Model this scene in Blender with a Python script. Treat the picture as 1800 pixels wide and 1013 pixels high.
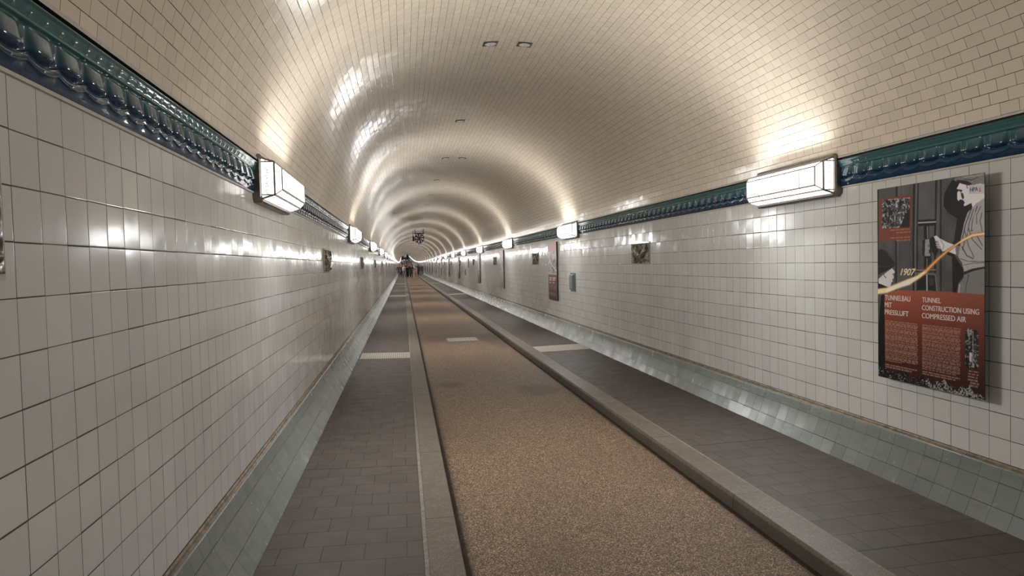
import bpy, bmesh, math, random
import numpy as np
from mathutils import Vector, Matrix

for o in list(bpy.data.objects):
    bpy.data.objects.remove(o, do_unlink=True)
SC = bpy.context.scene
COL = SC.collection
rnd = random.Random(7)

# ------------------------------------------------------------------ camera, world, exposure
F_PX, VPX, VPY, ROLL, EYE = 1222.0, 709.0, 467.5, 0.025, 1.62
cam_data = bpy.data.cameras.new('camera')
cam = bpy.data.objects.new('camera', cam_data)
COL.objects.link(cam)
cam_data.sensor_width = 36.0
cam_data.sensor_fit = 'HORIZONTAL'
cam_data.lens = 36.0 * F_PX / 1800.0
cam_data.clip_end = 1200.0
cam_data.clip_start = 0.05
ax = Vector((VPX - 900.0, 506.5 - VPY, -F_PX)).normalized()
upv = Vector((-ROLL, 1.0, 0.0))
upv.z = -(upv.x * ax.x + upv.y * ax.y) / ax.z
upv.normalize()
xv = ax.cross(upv)
w2c = Matrix((xv, ax, upv)).transposed()
cam.matrix_world = Matrix.Translation((0, 0, EYE)) @ w2c.transposed().to_4x4()
SC.camera = cam

world = bpy.data.worlds.new('world')
SC.world = world
world.use_nodes = True
world.node_tree.nodes['Background'].inputs[0].default_value = (0.5, 0.52, 0.55, 1)
world.node_tree.nodes['Background'].inputs[1].default_value = 0.05
SC.view_settings.view_transform = 'Standard'
SC.view_settings.look = 'None'
SC.view_settings.gamma = 1.0
SC.view_settings.use_curve_mapping = False
SC.view_settings.exposure = 0.38
SC.cycles.max_bounces = 10
SC.cycles.diffuse_bounces = 6
SC.cycles.glossy_bounces = 4
SC.cycles.transmission_bounces = 2
SC.cycles.caustics_reflective = True
SC.cycles.sample_clamp_indirect = 6.0
LAMP_RADIANCE = 42.0      # of the lanterns' own lights
GLASS_GLOW = 2.8          # of their glass

# ------------------------------------------------------------------ tunnel dimensions
CX = 1.229                      # centreline
WL, WR = CX - 2.255, CX + 2.255  # wall faces
Y0, Y1 = -20.0, 425.0
LEDGE = 0.352
COR0, COR1 = 2.167, 2.372        # cornice
EA, EB, EZ = 2.235, 1.816, 2.27  # vault ellipse
ROADZ = -0.10
PITCH = 8.38                     # lamp spacing
LAMP0 = 5.10


def rise(y):
    if y < 110:
        return 0.0
    if y < 250:
        return 0.5 * 0.022 / 140 * (y - 110) ** 2
    return 1.54 + 0.022 * (y - 250)


YS = [Y0, -4.0, 12.0, 30.0, 60.0, 110.0] + [110 + 10 * i for i in range(1, 15)] + [290, 335, 380, Y1]

# ------------------------------------------------------------------ node helpers


class NT:
    def __init__(self, name):
        self.mat = bpy.data.materials.new(name)
        self.mat.use_nodes = True
        self.nt = self.mat.node_tree
        self.n = self.nt.nodes
        self.bsdf = self.n['Principled BSDF']

    def link(self, a, b):
        self.nt.links.new(a, b)

    def put(self, sock, v):
        if v is None:
            return
        if hasattr(v, 'node'):
            self.link(v, sock)
        else:
            sock.default_value = v

    def m(self, op, a, b=None, c=None, clamp=False):
        d = self.n.new('ShaderNodeMath')
        d.operation = op
        d.use_clamp = clamp
        self.put(d.inputs[0], a)
        self.put(d.inputs[1], b)
        self.put(d.inputs[2], c)
        return d.outputs[0]

    def v(self, op, a, b=None, s=None):
        d = self.n.new('ShaderNodeVectorMath')
        d.operation = op
        self.put(d.inputs[0], a)
        self.put(d.inputs[1], b)
        if s is not None:
            self.put(d.inputs['Scale'], s)
        return d.outputs['Value'] if op in ('DOT_PRODUCT', 'LENGTH') else d.outputs[0]

    def smooth(self, x, lo, hi, a=0.0, b=1.0):
        d = self.n.new('ShaderNodeMapRange')
        d.interpolation_type = 'SMOOTHSTEP'
        self.put(d.inputs[0], x)
        d.inputs[1].default_value = lo
        d.inputs[2].default_value = hi
        d.inputs[3].default_value = a
        d.inputs[4].default_value = b
        return d.outputs[0]

    def mix(self, f, a, b, mode='MIX'):
        d = self.n.new('ShaderNodeMix')
        d.data_type = 'RGBA'
        d.blend_type = mode
        self.put(d.inputs[0], f)
        self.put(d.inputs[6], a)
        self.put(d.inputs[7], b)
        return d.outputs[2]

    def noise(self, vec, scale, detail=3.0, rough=0.5, out='Fac'):
        d = self.n.new('ShaderNodeTexNoise')
        self.put(d.inputs['Vector'], vec)
        d.inputs['Scale'].default_value = scale
        d.inputs['Detail'].default_value = detail
        d.inputs['Roughness'].default_value = rough
        return d.outputs[out]

    def ramp(self, f, stops):
        d = self.n.new('ShaderNodeValToRGB')
        e = d.color_ramp.elements
        while len(e) < len(stops):
            e.new(0.5)
        for i, (p, c) in enumerate(stops):
            e[i].position = p
            e[i].color = c if len(c) == 4 else (*c, 1)
        self.put(d.inputs[0], f)
        return d.outputs[0]

    def white(self, vec):
        d = self.n.new('ShaderNodeTexWhiteNoise')
        d.noise_dimensions = '3D'
        self.put(d.inputs['Vector'], vec)
        return d.outputs['Value'], d.outputs['Color']

    def sep(self, vec):
        d = self.n.new('ShaderNodeSeparateXYZ')
        self.put(d.inputs[0], vec)
        return d.outputs

    def comb(self, x, y, z=0.0):
        d = self.n.new('ShaderNodeCombineXYZ')
        self.put(d.inputs[0], x)
        self.put(d.inputs[1], y)
        self.put(d.inputs[2], z)
        return d.outputs[0]

    def uv(self):
        return self.n.new('ShaderNodeUVMap').outputs[0]

    def obj(self):
        return self.n.new('ShaderNodeTexCoord').outputs['Object']

    def bump(self, h, dist, strength=1.0, normal=None):
        d = self.n.new('ShaderNodeBump')
        self.put(d.inputs['Height'], h)
        d.inputs['Distance'].default_value = dist
        d.inputs['Strength'].default_value = strength
        if normal is not None:
            self.link(normal, d.inputs['Normal'])
        return d.outputs[0]

    def set(self, col=None, rough=None, metal=None, normal=None, spec=None, coat=None, emit=None, estr=None):
        i = self.bsdf.inputs
        if col is not None:
            self.put(i['Base Color'], col if hasattr(col, 'node') else (*col[:3], 1))
        self.put(i['Roughness'], rough)
        self.put(i['Metallic'], metal)
        if normal is not None:
            self.link(normal, i['Normal'])
        self.put(i['Specular IOR Level'], spec)
        self.put(i['Coat Weight'], coat)
        if emit is not None:
            self.put(i['Emission Color'], emit if hasattr(emit, 'node') else (*emit[:3], 1))
            self.put(i['Emission Strength'], estr)
        return self.mat


def tiled(name, su, sv, col, groutcol, joint=0.003, stagger=0.0, ou=0.0, ov=0.0, var=0.10, tilt=0.02,
          rough=0.1, hue=None, wav=0.02, edge=0.25, stain=None, blotch=1.0, spec=0.4):
    """glazed tiles laid on a surface whose UVs are metres (u along the tunnel, v along the section)"""
    t = NT(name)
    uv = t.sep(t.uv())
    vv = t.m('MULTIPLY_ADD', uv[1], 1.0 / sv, ov)
    row = t.m('FLOOR', vv)
    uu = t.m('MULTIPLY_ADD', uv[0], 1.0 / su, ou)
    if stagger:
        par = t.m('FLOORED_MODULO', row, 2.0)
        uu = t.m('MULTIPLY_ADD', par, stagger, uu)
    colm = t.m('FLOOR', uu)
    fu = t.m('SUBTRACT', t.m('SUBTRACT', uu, colm), 0.5)
    fv = t.m('SUBTRACT', t.m('SUBTRACT', vv, row), 0.5)
    du = t.m('MULTIPLY', t.m('SUBTRACT', 0.5, t.m('ABSOLUTE', fu)), su)
    dv = t.m('MULTIPLY', t.m('SUBTRACT', 0.5, t.m('ABSOLUTE', fv)), sv)
    rv, rc = t.white(t.comb(colm, row, 0.3))
    rv2, rc2 = t.white(t.comb(row, colm, 7.7))
    rs = t.sep(rc)
    # joints: a little wider or narrower from tile to tile
    jw = t.m('MULTIPLY_ADD', rs[2], joint * 0.5, joint * 0.3)
    du2 = t.m('SUBTRACT', du, t.m('MULTIPLY', jw, 0.75))
    dv2 = t.m('SUBTRACT', dv, jw)
    dm = t.m('MINIMUM', du2, dv2)
    body = t.smooth(dm, -0.0004, 0.0006)
    # colour
    f = t.m('MULTIPLY_ADD', rv2, var, 1.0 - var * 0.5)
    c = t.v('SCALE', (*col, ) if not hasattr(col, 'node') else col, s=f)
    if hue:
        c = t.mix(t.m('MULTIPLY', t.smooth(rs[0], 0.55, 1.0), 0.8), c, (*hue, 1))
    ob = t.obj()
    big = t.noise(ob, 1.3, 4, 0.6)
    c = t.mix(t.smooth(big, 0.35, 0.75, 0.0, 0.22 * blotch), c, (*[x * 0.72 for x in col], 1))
    if stain:
        c = stain(t, c, uv, ob)
    c = t.mix(body, (*groutcol, 1), c)
    # normal
    geo = t.n.new('ShaderNodeNewGeometry').outputs['Normal']
    T = t.comb(0.0, 1.0, 0.0)
    B = t.v('CROSS_PRODUCT', geo, T)
    nz = t.sep(t.noise(t.v('MULTIPLY', ob, (1.0, 1.0, 1.0)), 9.0, 2, 0.5, 'Color'))
    eu = t.m('MULTIPLY', t.m('SIGN', fu), t.smooth(du2, 0.0, 0.0045, edge, 0.0))
    ev = t.m('MULTIPLY', t.m('SIGN', fv), t.smooth(dv2, 0.0, 0.0045, edge, 0.0))
    a = t.m('ADD', t.m('MULTIPLY', t.m('SUBTRACT', rs[0], 0.5), tilt), t.m('MULTIPLY', t.m('SUBTRACT', nz[0], 0.5), wav))
    b = t.m('ADD', t.m('MULTIPLY', t.m('SUBTRACT', rs[1], 0.5), tilt), t.m('MULTIPLY', t.m('SUBTRACT', nz[1], 0.5), wav))
    a = t.m('ADD', a, eu)
    b = t.m('ADD', b, ev)
    N = t.v('ADD', geo, t.v('ADD', t.v('SCALE', T, s=a), t.v('SCALE', B, s=b)))
    N = t.v('NORMALIZE', N)
    r = t.m('ADD', rough, t.m('MULTIPLY', t.smooth(t.noise(ob, 5, 3, 0.6), 0.4, 0.7), 0.06 * blotch))
    r = t.m('ADD', t.m('MULTIPLY', r, body), t.m('MULTIPLY', t.m('SUBTRACT', 1.0, body), 0.8))
    return t.set(col=c, rough=r, normal=N, spec=spec)


def plain(name, col, rough=0.5, metal=0.0, grain=0.12, scale=40.0, bump=0.0):
    t = NT(name)
    ob = t.obj()
    n = t.noise(ob, scale, 4, 0.6)
    c = t.mix(t.smooth(n, 0.3, 0.7, 0, 1), (*[x * (1 - grain) for x in col], 1), (*[min(1, x * (1 + grain)) for x in col], 1))
    nm = t.bump(n, 0.002, bump) if bump else None
    return t.set(col=c, rough=rough, metal=metal, normal=nm)


# ------------------------------------------------------------------ materials
M = {}


def plinth_stain(t, c, uv, ob):
    # lime bloom creeping up from the walkway
    n = t.noise(t.v('MULTIPLY', ob, (3.0, 1.0, 3.0)), 2.2, 5, 0.65)
    low = t.smooth(uv[1], 0.22, 0.37)
    m1 = t.m('MULTIPLY', t.smooth(n, 0.56, 0.66), low)
    n2 = t.noise(ob, 34.0, 3, 0.6)
    c = t.mix(t.m('MULTIPLY', m1, t.smooth(n2, 0.3, 0.7, 0.0, 0.28)), c, (0.62, 0.64, 0.64, 1))
    n3 = t.noise(t.v('MULTIPLY', ob, (1, 0.35, 1)), 14.0, 4, 0.7)
    return t.mix(t.smooth(n3, 0.45, 0.7, 0, 0.5), c, (0.13, 0.155, 0.15, 1))


def wall_grime_reflection(t, c, uv, ob):  # low mottling: grime plus the far tunnel's dim reflection, mixed into the colour
    n = t.noise(ob, 0.7, 5, 0.6)
    low = t.smooth(uv[1], 1.3, 0.2)
    return t.mix(t.m('MULTIPLY', t.smooth(n, 0.48, 0.68, 0, 0.22), low), c, (0.28, 0.25, 0.245, 1))


M['wall_tile'] = tiled('white_wall_tiles', 0.15, 0.1508, (0.57, 0.568, 0.545), (0.075, 0.068, 0.06), joint=0.0037, ov=0.0, ou=0.37,
                       var=0.09, tilt=0.026, rough=0.11, hue=(0.56, 0.543, 0.52), wav=0.02, edge=0.10, spec=0.24, stain=wall_grime_reflection)
M['vault_tile'] = tiled('cream_vault_tiles', 0.128, 0.072, (0.65, 0.568, 0.462), (0.10, 0.075, 0.05), joint=0.0027, stagger=0.5,
                        var=0.09, tilt=0.016, rough=0.14, wav=0.008, spec=0.08, edge=0.06, blotch=0.15)
M['plinth_tile'] = tiled('grey_green_plinth_tiles', 0.15, 0.145, (0.180, 0.202, 0.186), (0.045, 0.045, 0.04), joint=0.0034, ov=0.38, ou=0.2,
                         var=0.14, tilt=0.035, rough=0.22, hue=(0.195, 0.20, 0.185), wav=0.05, edge=0.05, stain=plinth_stain)


def make_paver():
    t = NT('brown_grey_pavers')
    uv = t.sep(t.uv())           # u = along tunnel, v = across
    row = t.m('FLOOR', t.m('MULTIPLY_ADD', uv[0], 1 / 0.224, -15.223 + 0.0))
    ru = t.m('SUBTRACT', t.m('MULTIPLY_ADD', uv[0], 1 / 0.224, -15.223), row)
    par = t.m('FLOORED_MODULO', row, 2.0)
    rj, _ = t.white(t.comb(row, 2.0, 1.0))
    cc = t.m('ADD', t.m('MULTIPLY_ADD', par, 0.5, t.m('MULTIPLY_ADD', uv[1], 1 / 0.237, -0.108 / 0.237)), t.m('MULTIPLY', rj, 0.03))
    ci = t.m('FLOOR', cc)
    cf = t.m('SUBTRACT', cc, ci)
    du = t.m('MULTIPLY', t.m('SUBTRACT', 0.5, t.m('ABSOLUTE', t.m('SUBTRACT', ru, 0.5))), 0.224)
    dv = t.m('MULTIPLY', t.m('SUBTRACT', 0.5, t.m('ABSOLUTE', t.m('SUBTRACT', cf, 0.5))), 0.237)
    dm = t.m('MINIMUM', t.m('SUBTRACT', du, 0.0028), t.m('SUBTRACT', dv, 0.0022))
    # wide dilatation joint every tenth row
    big = t.m('MULTIPLY', t.m('SUBTRACT', 0.5, t.m('ABSOLUTE', t.m('SUBTRACT', t.m('FRACT', t.m('MULTIPLY_ADD', uv[0], 1 / 2.24, -1.5223 + 20)), 0.5))), 2.24)
    dm = t.m('MINIMUM', dm, t.m('SUBTRACT', big, 0.007))
    body = t.smooth(dm, -0.001, 0.0015)
    rv, rc = t.white(t.comb(ci, row, 0.0))
    ob = t.obj()
    fine = t.noise(ob, 260.0, 2, 0.7)
    mid = t.noise(ob, 6.0, 4, 0.6)
    c = t.mix(rv, (0.070, 0.057, 0.050, 1), (0.083, 0.068, 0.059, 1))
    c = t.mix(t.smooth(mid, 0.4, 0.7, 0, 0.3), c, (0.070, 0.057, 0.050, 1))
    c = t.mix(t.smooth(fine, 0.55, 0.8, 0, 0.35), c, (0.20, 0.17, 0.15, 1))
    c = t.mix(body, (0.022, 0.017, 0.014, 1), c)
    nrm = t.bump(t.m('ADD', t.m('MULTIPLY', body, 0.8), t.m('MULTIPLY', fine, 0.2)), 0.0016, 0.8)
    r = t.smooth(mid, 0.3, 0.7, 0.52, 0.62)
    return t.set(col=c, rough=r, normal=nrm, spec=0.4)


M['paver'] = make_paver()


def make_gravel():
    t = NT('resin_bound_gravel')
    ob = t.obj()
    vo = t.n.new('ShaderNodeTexVoronoi')
    vo.inputs['Scale'].default_value = 165.0
    t.link(ob, vo.inputs['Vector'])
    s = t.sep(vo.outputs['Color'])
    c = t.ramp(s[0], [(0.0, (0.03, 0.018, 0.010)), (0.3, (0.11, 0.068, 0.040)), (0.6, (0.23, 0.155, 0.096)), (0.85, (0.42, 0.30, 0.20)), (1.0, (0.70, 0.58, 0.44))])
    c = t.v('MULTIPLY', c, (0.85, 0.80, 0.735))
    c = t.mix(t.smooth(vo.outputs['Distance'], 0.45, 0.8, 0, 0.6), c, (0.04, 0.024, 0.014, 1))
    patch = t.noise(t.v('MULTIPLY', ob, (1.0, 0.5, 1.0)), 1.6, 4, 0.6)
    c = t.mix(t.smooth(patch, 0.45, 0.72, 0, 0.35), c, (0.10, 0.068, 0.045, 1))
    # damp dark patches near the drain cover and beside the kerb
    o = t.sep(ob)

    def blob(x, y, rx, ry):
        dx = t.m('MULTIPLY', t.m('SUBTRACT', o[0], x), 1 / rx)
        dy = t.m('MULTIPLY', t.m('SUBTRACT', o[1], y), 1 / ry)
        d = t.m('SQRT', t.m('ADD', t.m('MULTIPLY', dx, dx), t.m('MULTIPLY', dy, dy)))
        d = t.m('ADD', d, t.m('MULTIPLY', t.m('SUBTRACT', t.noise(ob, 7.0, 4, 0.7), 0.5), 1.1))
        return t.smooth(d, 0.5, 1.15, 1.0, 0.0)
    for (x, y, rx, ry) in ((1.3, 16.2, 1.1, 1.1), (2.0, 15.6, 0.35, 1.8), (1.75, 9.2, 0.33, 0.5), (0.6, 9.9, 0.2, 0.3)):
        c = t.mix(t.m('MULTIPLY', blob(x, y, rx, ry), 0.55), c, (0.045, 0.034, 0.026, 1))
    # grime along both kerbs
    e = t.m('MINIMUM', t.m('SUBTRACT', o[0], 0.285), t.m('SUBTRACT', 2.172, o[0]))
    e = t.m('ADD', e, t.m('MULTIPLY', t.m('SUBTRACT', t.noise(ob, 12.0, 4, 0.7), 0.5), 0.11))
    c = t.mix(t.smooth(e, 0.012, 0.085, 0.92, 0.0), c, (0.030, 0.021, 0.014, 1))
    nrm = t.bump(t.m('SUBTRACT', 1.0, vo.outputs['Distance']), 0.004, 0.8)
    return t.set(col=c, rough=0.55, normal=nrm, spec=0.35)


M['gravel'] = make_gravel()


def make_granite():
    t = NT('granite_kerb')
    ob = t.obj()
    o = t.sep(ob)
    f = t.noise(ob, 120.0, 4, 0.75)
    g = t.noise(ob, 5.0, 4, 0.6)
    c = t.ramp(f, [(0.36, (0.035, 0.028, 0.022)), (0.5, (0.12, 0.098, 0.078)), (0.64, (0.30, 0.25, 0.205))])
    c = t.mix(t.smooth(g, 0.38, 0.66, 0, 0.6), c, (0.085, 0.07, 0.05, 1))
    g2 = t.noise(ob, 22.0, 5, 0.7)
    c = t.mix(t.smooth(g2, 0.5, 0.68, 0, 0.5), c, (0.24, 0.20, 0.16, 1))
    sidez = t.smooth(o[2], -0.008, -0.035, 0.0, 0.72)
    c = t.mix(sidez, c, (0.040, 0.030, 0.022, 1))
    k = t.m('MULTIPLY_ADD', o[1], 1 / 1.585, -4.41 / 1.585 + 30)
    cell = t.m('FLOOR', k)
    d = t.m('MULTIPLY', t.m('SUBTRACT', 0.5, t.m('ABSOLUTE', t.m('SUBTRACT', t.m('FRACT', k), 0.5))), 1.585)
    d = t.m('ADD', d, t.m('MULTIPLY', t.m('SUBTRACT', g, 0.5), 0.006))
    rv, _ = t.white(t.comb(cell, 3.0, 1.0))
    c = t.mix(t.m('MULTIPLY', rv, 0.30), c, (0.12, 0.10, 0.082, 1))
    c = t.mix(t.smooth(d, 0.003, 0.0075, 1.0, 0.0), c, (0.025, 0.02, 0.016, 1))
    nrm = t.bump(t.m('ADD', t.m('MULTIPLY', f, 0.3), t.smooth(d, 0.0, 0.008)), 0.004, 0.5)
    return t.set(col=c, rough=0.5, normal=nrm)


M['granite'] = make_granite()


def make_cornice():
    t = NT('teal_glazed_cornice')
    uv = t.sep(t.uv())
    ob = t.obj()
    n = t.noise(ob, 14.0, 4, 0.6)
    h = t.m('ADD', uv[1], t.m('MULTIPLY', t.m('SUBTRACT', n, 0.5), 0.18))
    c = t.ramp(h, [(0.0, (0.007, 0.026, 0.066)), (0.18, (0.012, 0.045, 0.092)), (0.36, (0.008, 0.034, 0.078)), (0.52, (0.020, 0.070, 0.092)),
                   (0.70, (0.040, 0.120, 0.130)), (1.0, (0.034, 0.104, 0.112))])
    # fine joint every second rib
    fr = t.m('FRACT', t.m('MULTIPLY', uv[0], 1 / 0.353))
    d = t.m('MULTIPLY', t.m('SUBTRACT', 0.5, t.m('ABSOLUTE', t.m('SUBTRACT', fr, 0.5))), 0.353)
    c = t.mix(t.smooth(d, 0.0004, 0.0018, 0.8, 0.0), c, (0.012, 0.014, 0.014, 1))
    nn = t.noise(ob, 45.0, 2, 0.5)
    return t.set(col=c, rough=0.10, normal=t.bump(nn, 0.0008, 0.25), spec=0.5, coat=0.1)


M['cornice'] = make_cornice()
M['black'] = plain('black_shadow_strip', (0.012, 0.012, 0.012), 0.7)
M['beige_trim'] = plain('pale_render_strip', (0.44, 0.40, 0.35), 0.5, grain=0.1, scale=18)
M['ledge'] = plain('brown_mortar_ledge', (0.20, 0.165, 0.125), 0.7, grain=0.4, scale=22, bump=0.4)
M['gap'] = plain('dark_gap_mortar', (0.04, 0.03, 0.022), 0.9)
M['pale_mortar'] = plain('pale_edge_mortar', (0.19, 0.175, 0.15), 0.7, grain=0.25, scale=30)
M['lead'] = plain('dull_lead_cames', (0.34, 0.29, 0.27), 0.4, 0.6)
M['casing'] = plain('brown_metal_casing', (0.20, 0.175, 0.155), 0.35, 0.75)
M['poster_edge'] = plain('dark_panel_edge', (0.03, 0.028, 0.027), 0.5)
M['steel'] = plain('galvanised_steel', (0.26, 0.25, 0.23), 0.5, 0.2, grain=0.15, scale=60)
M['fanblack'] = plain('black_fan_metal', (0.012, 0.012, 0.013), 0.6)
M['duct'] = plain('pale_duct_metal', (0.45, 0.44, 0.42), 0.45, 0.3)
M['green_box'] = plain('green_glazed_frame', (0.12, 0.155, 0.148), 0.25)
M['grey_panel'] = plain('grey_metal_panel', (0.22, 0.22, 0.215), 0.4, 0.3)
M['slate_blue'] = plain('dark_blue_steel', (0.05, 0.06, 0.10), 0.5)
M['end_grey'] = plain('grey_shaft_wall', (0.18, 0.18, 0.19), 0.6)


def make_strip():
    t = NT('white_ribbed_strip')
    o = t.sep(t.obj())
    fr = t.m('FRACT', t.m('MULTIPLY', o[0], 1 / 0.038))
    r = t.smooth(t.m('ABSOLUTE', t.m('SUBTRACT', fr, 0.5)), 0.22, 0.32)
    n = t.noise(t.obj(), 30, 3, 0.6)
    c = t.mix(r, (0.50, 0.46, 0.395, 1), (0.29, 0.26, 0.22, 1))
    c = t.mix(t.smooth(n, 0.5, 0.7, 0, 0.3), c, (0.3, 0.27, 0.23, 1))
    return t.set(col=c, rough=0.45)


M['strip'] = make_strip()


def make_glass(name, power, mottled=0.0):
    t = NT(name)
    ob = t.obj()
    n = t.noise(ob, 90.0, 2, 0.6)
    m2 = t.noise(ob, 6.0, 2, 0.5)
    if mottled:
        s = t.sep(ob)
        band = t.smooth(t.m('ABSOLUTE', t.m('SUBTRACT', s[0], 0.092)), 0.004, 0.026, 1.0, 0.0)
        k = t.m('MULTIPLY', t.smooth(n, 0.42, 0.56, 0.0, 1.0), band)
        st = t.m('MULTIPLY_ADD', k, -(power * 0.55 - 0.45), power * 0.55)
        st = t.m('MAXIMUM', st, 0.45)
    else:
        st = t.m('MULTIPLY', t.m('MULTIPLY_ADD', m2, 0.4, 0.8), power)
    em = t.n.new('ShaderNodeEmission')
    em.inputs[0].default_value = (1.0, 0.975, 0.93, 1)
    t.link(st, em.inputs[1])
    out = t.n['Material Output']
    t.link(em.outputs[0], out.inputs[0])
    return t.mat


M['glass'] = make_glass('lit_lantern_glass', GLASS_GLOW)
M['glass_end'] = make_glass('lit_hammered_end_glass', GLASS_GLOW * 1.6, 1.0)


def make_relief():
    t = NT('brown_glazed_relief')
    ob = t.obj()
    n = t.noise(ob, 22.0, 4, 0.6)
    c = t.ramp(n, [(0.3, (0.045, 0.030, 0.020)), (0.5, (0.12, 0.09, 0.062)), (0.7, (0.27, 0.23, 0.17))])
    return t.set(col=c, rough=0.28, normal=t.bump(t.noise(ob, 60, 3, 0.6), 0.002, 0.4), coat=0.15)


M['relief'] = make_relief()

# ------------------------------------------------------------------ object helpers


def tag(o, label=None, cat=None, group=None, kind=None):
    for k, v in (('label', label), ('category', cat), ('group', group), ('kind', kind)):
        if v:
            o[k] = v
    return o


def mesh_obj(name, verts, faces, mats, parent=None, uvs=None, fm=None, smooth=False, loc=None):
    me = bpy.data.meshes.new(name)
    me.from_pydata([tuple(v) for v in verts], [], [tuple(f) for f in faces])
    if not isinstance(mats, (list, tuple)):
        mats = [mats]
    for m in mats:
        me.materials.append(m)
    if fm:
        for p, k in zip(me.polygons, fm):
            p.material_index = k
    if uvs is not None:
        l = me.uv_layers.new(name='UVMap')
        for li, lp in enumerate(me.loops):
            l.data[li].uv = uvs[lp.vertex_index]
    if smooth:
        me.polygons.foreach_set('use_smooth', [True] * len(me.polygons))
    me.update()
    o = bpy.data.objects.new(name, me)
    COL.objects.link(o)
    if parent is not None:
        o.parent = parent
    if loc is not None:
        o.location = loc
    return o


class MB:
    def __init__(self):
        self.v, self.f, self.m = [], [], []

    def add(self, vs, fs, mi=0):
        b = len(self.v)
        self.v += [tuple(x) for x in vs]
        self.f += [tuple(i + b for i in f) for f in fs]
        self.m += [mi] * len(fs)

    def box(self, x0, x1, y0, y1, z0, z1, mi=0):
        self.add([(x0, y0, z0), (x1, y0, z0), (x1, y1, z0), (x0, y1, z0), (x0, y0, z1), (x1, y0, z1), (x1, y1, z1), (x0, y1, z1)],
                 [(0, 3, 2, 1), (4, 5, 6, 7), (0, 1, 5, 4), (1, 2, 6, 5), (2, 3, 7, 6), (3, 0, 4, 7)], mi)

    def bar(self, a, b, r, mi=0, n=4, r2=None):
        a, b = Vector(a), Vector(b)
        d = (b - a)
        if d.length < 1e-6:
            return
        d.normalize()
        ref = Vector((0, 0, 1)) if abs(d.z) < 0.9 else Vector((1, 0, 0))
        s = d.cross(ref).normalized()
        u = s.cross(d)
        r2 = r if r2 is None else r2
        vs = []
        for p, rr in ((a, r), (b, r2)):
            for i in range(n):
                t = 2 * math.pi * (i + 0.5) / n
                vs.append(p + (s * math.cos(t) + u * math.sin(t)) * rr)
        fs = [(i, (i + 1) % n, n + (i + 1) % n, n + i) for i in range(n)]
        fs += [tuple(range(n - 1, -1, -1)), tuple(range(n, 2 * n))]
        self.add(vs, fs, mi)

    def ball(self, c, rx, ry, rz, mi=0, nu=12, nv=8):
        vs = [(c[0], c[1], c[2] + rz)]
        for j in range(1, nv):
            t = math.pi * j / nv
            for i in range(nu):
                p = 2 * math.pi * i / nu
                vs.append((c[0] + rx * math.sin(t) * math.cos(p), c[1] + ry * math.sin(t) * math.sin(p), c[2] + rz * math.cos(t)))
        vs.append((c[0], c[1], c[2] - rz))
        fs = [(0, 1 + i, 1 + (i + 1) % nu) for i in range(nu)]
        for j in range(nv - 2):
            for i in range(nu):
                a = 1 + j * nu + i
                b = 1 + j * nu + (i + 1) % nu
                fs.append((a, a + nu, b + nu, b))
        e = len(vs) - 1
        fs += [(e, 1 + (nv - 2) * nu + (i + 1) % nu, 1 + (nv - 2) * nu + i) for i in range(nu)]
        self.add(vs, fs, mi)

    def build(self, name, mats, parent=None, smooth=False, loc=None):
        return mesh_obj(name, self.v, self.f, mats, parent, fm=self.m, smooth=smooth, loc=loc)


def empty(name, loc, rz=0.0, rx=0.0):
    o = bpy.data.objects.new(name, None)
    o.empty_display_size = 0.1
    COL.objects.link(o)
    o.location = loc
    o.rotation_euler = (rx, 0, rz)
    return o


def copy_tree(o, kids, parent=None):
    c = o.copy()
    COL.objects.link(c)
    if parent is not None:
        c.parent = parent
    for ch in kids.get(o.name, []):
        copy_tree(ch, kids, c)
    return c


def kids_of(root):
    k = {}
    for o in bpy.data.objects:
        if o.parent is not None:
            k.setdefault(o.parent.name, []).append(o)
    return k


def sweep(name, prof, mats, segm=None, smooth=False, ys=YS, v0=0.0, uvacross=None):
    """sweep a section [(x, z), ...] along the tunnel; UVs in metres"""
    arc = [v0]
    for (a, b) in zip(prof, prof[1:]):
        arc.append(arc[-1] + math.hypot(b[0] - a[0], b[1] - a[1]))
    vs, uv, fs, fm = [], [], [], []
    n = len(prof)
    for y in ys:
        e = rise(y)
        for k, (x, z) in enumerate(prof):
            vs.append((x, y, z + e))
            uv.append((y, arc[k]))
    for j in range(len(ys) - 1):
        for k in range(n - 1):
            a = j * n + k
            fs.append((a, a + 1, a + n + 1, a + n))
            fm.append(segm[k] if segm else 0)
    return mesh_obj(name, vs, fs, mats, uvs=uv, fm=fm, smooth=smooth)


def S(o, label, kind='structure'):
    return tag(o, label, kind=kind)


# ------------------------------------------------------------------ the tunnel shell
road_prof = [(0.27, ROADZ - 0.01)] + [(0.28 + (2.177 - 0.28) * i / 12, ROADZ + 0.012 * math.sin(math.pi * i / 12)) for i in range(13)] + [(2.19, ROADZ - 0.01)]
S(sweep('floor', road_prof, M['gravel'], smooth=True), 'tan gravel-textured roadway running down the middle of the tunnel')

for nm, xi, xo in (('walkway', 0.078, -0.822), ('walkway', 2.394, 3.33)):
    S(sweep(nm, [(xi, 0.0), (xo, 0.022)], M['paver']),
      'dark paved walkway between the kerb and the %s tiled wall' % ('left' if xi < 1 else 'right'))


def kerb(x0, x1, inner_right, label):
    c = 0.009
    road_side, walk_side = (x1, x0) if inner_right else (x0, x1)
    s = 1 if inner_right else -1
    prof = [(walk_side - s * 0.001, -0.03), (walk_side, 0.002), (walk_side + s * 0.006, 0.006), (road_side - s * c, 0.004), (road_side - s * 0.005, -0.006), (road_side, -0.022), (road_side + s * 0.006, ROADZ - 0.02)]
    return S(sweep('kerb', prof, M['granite']), label)


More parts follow.
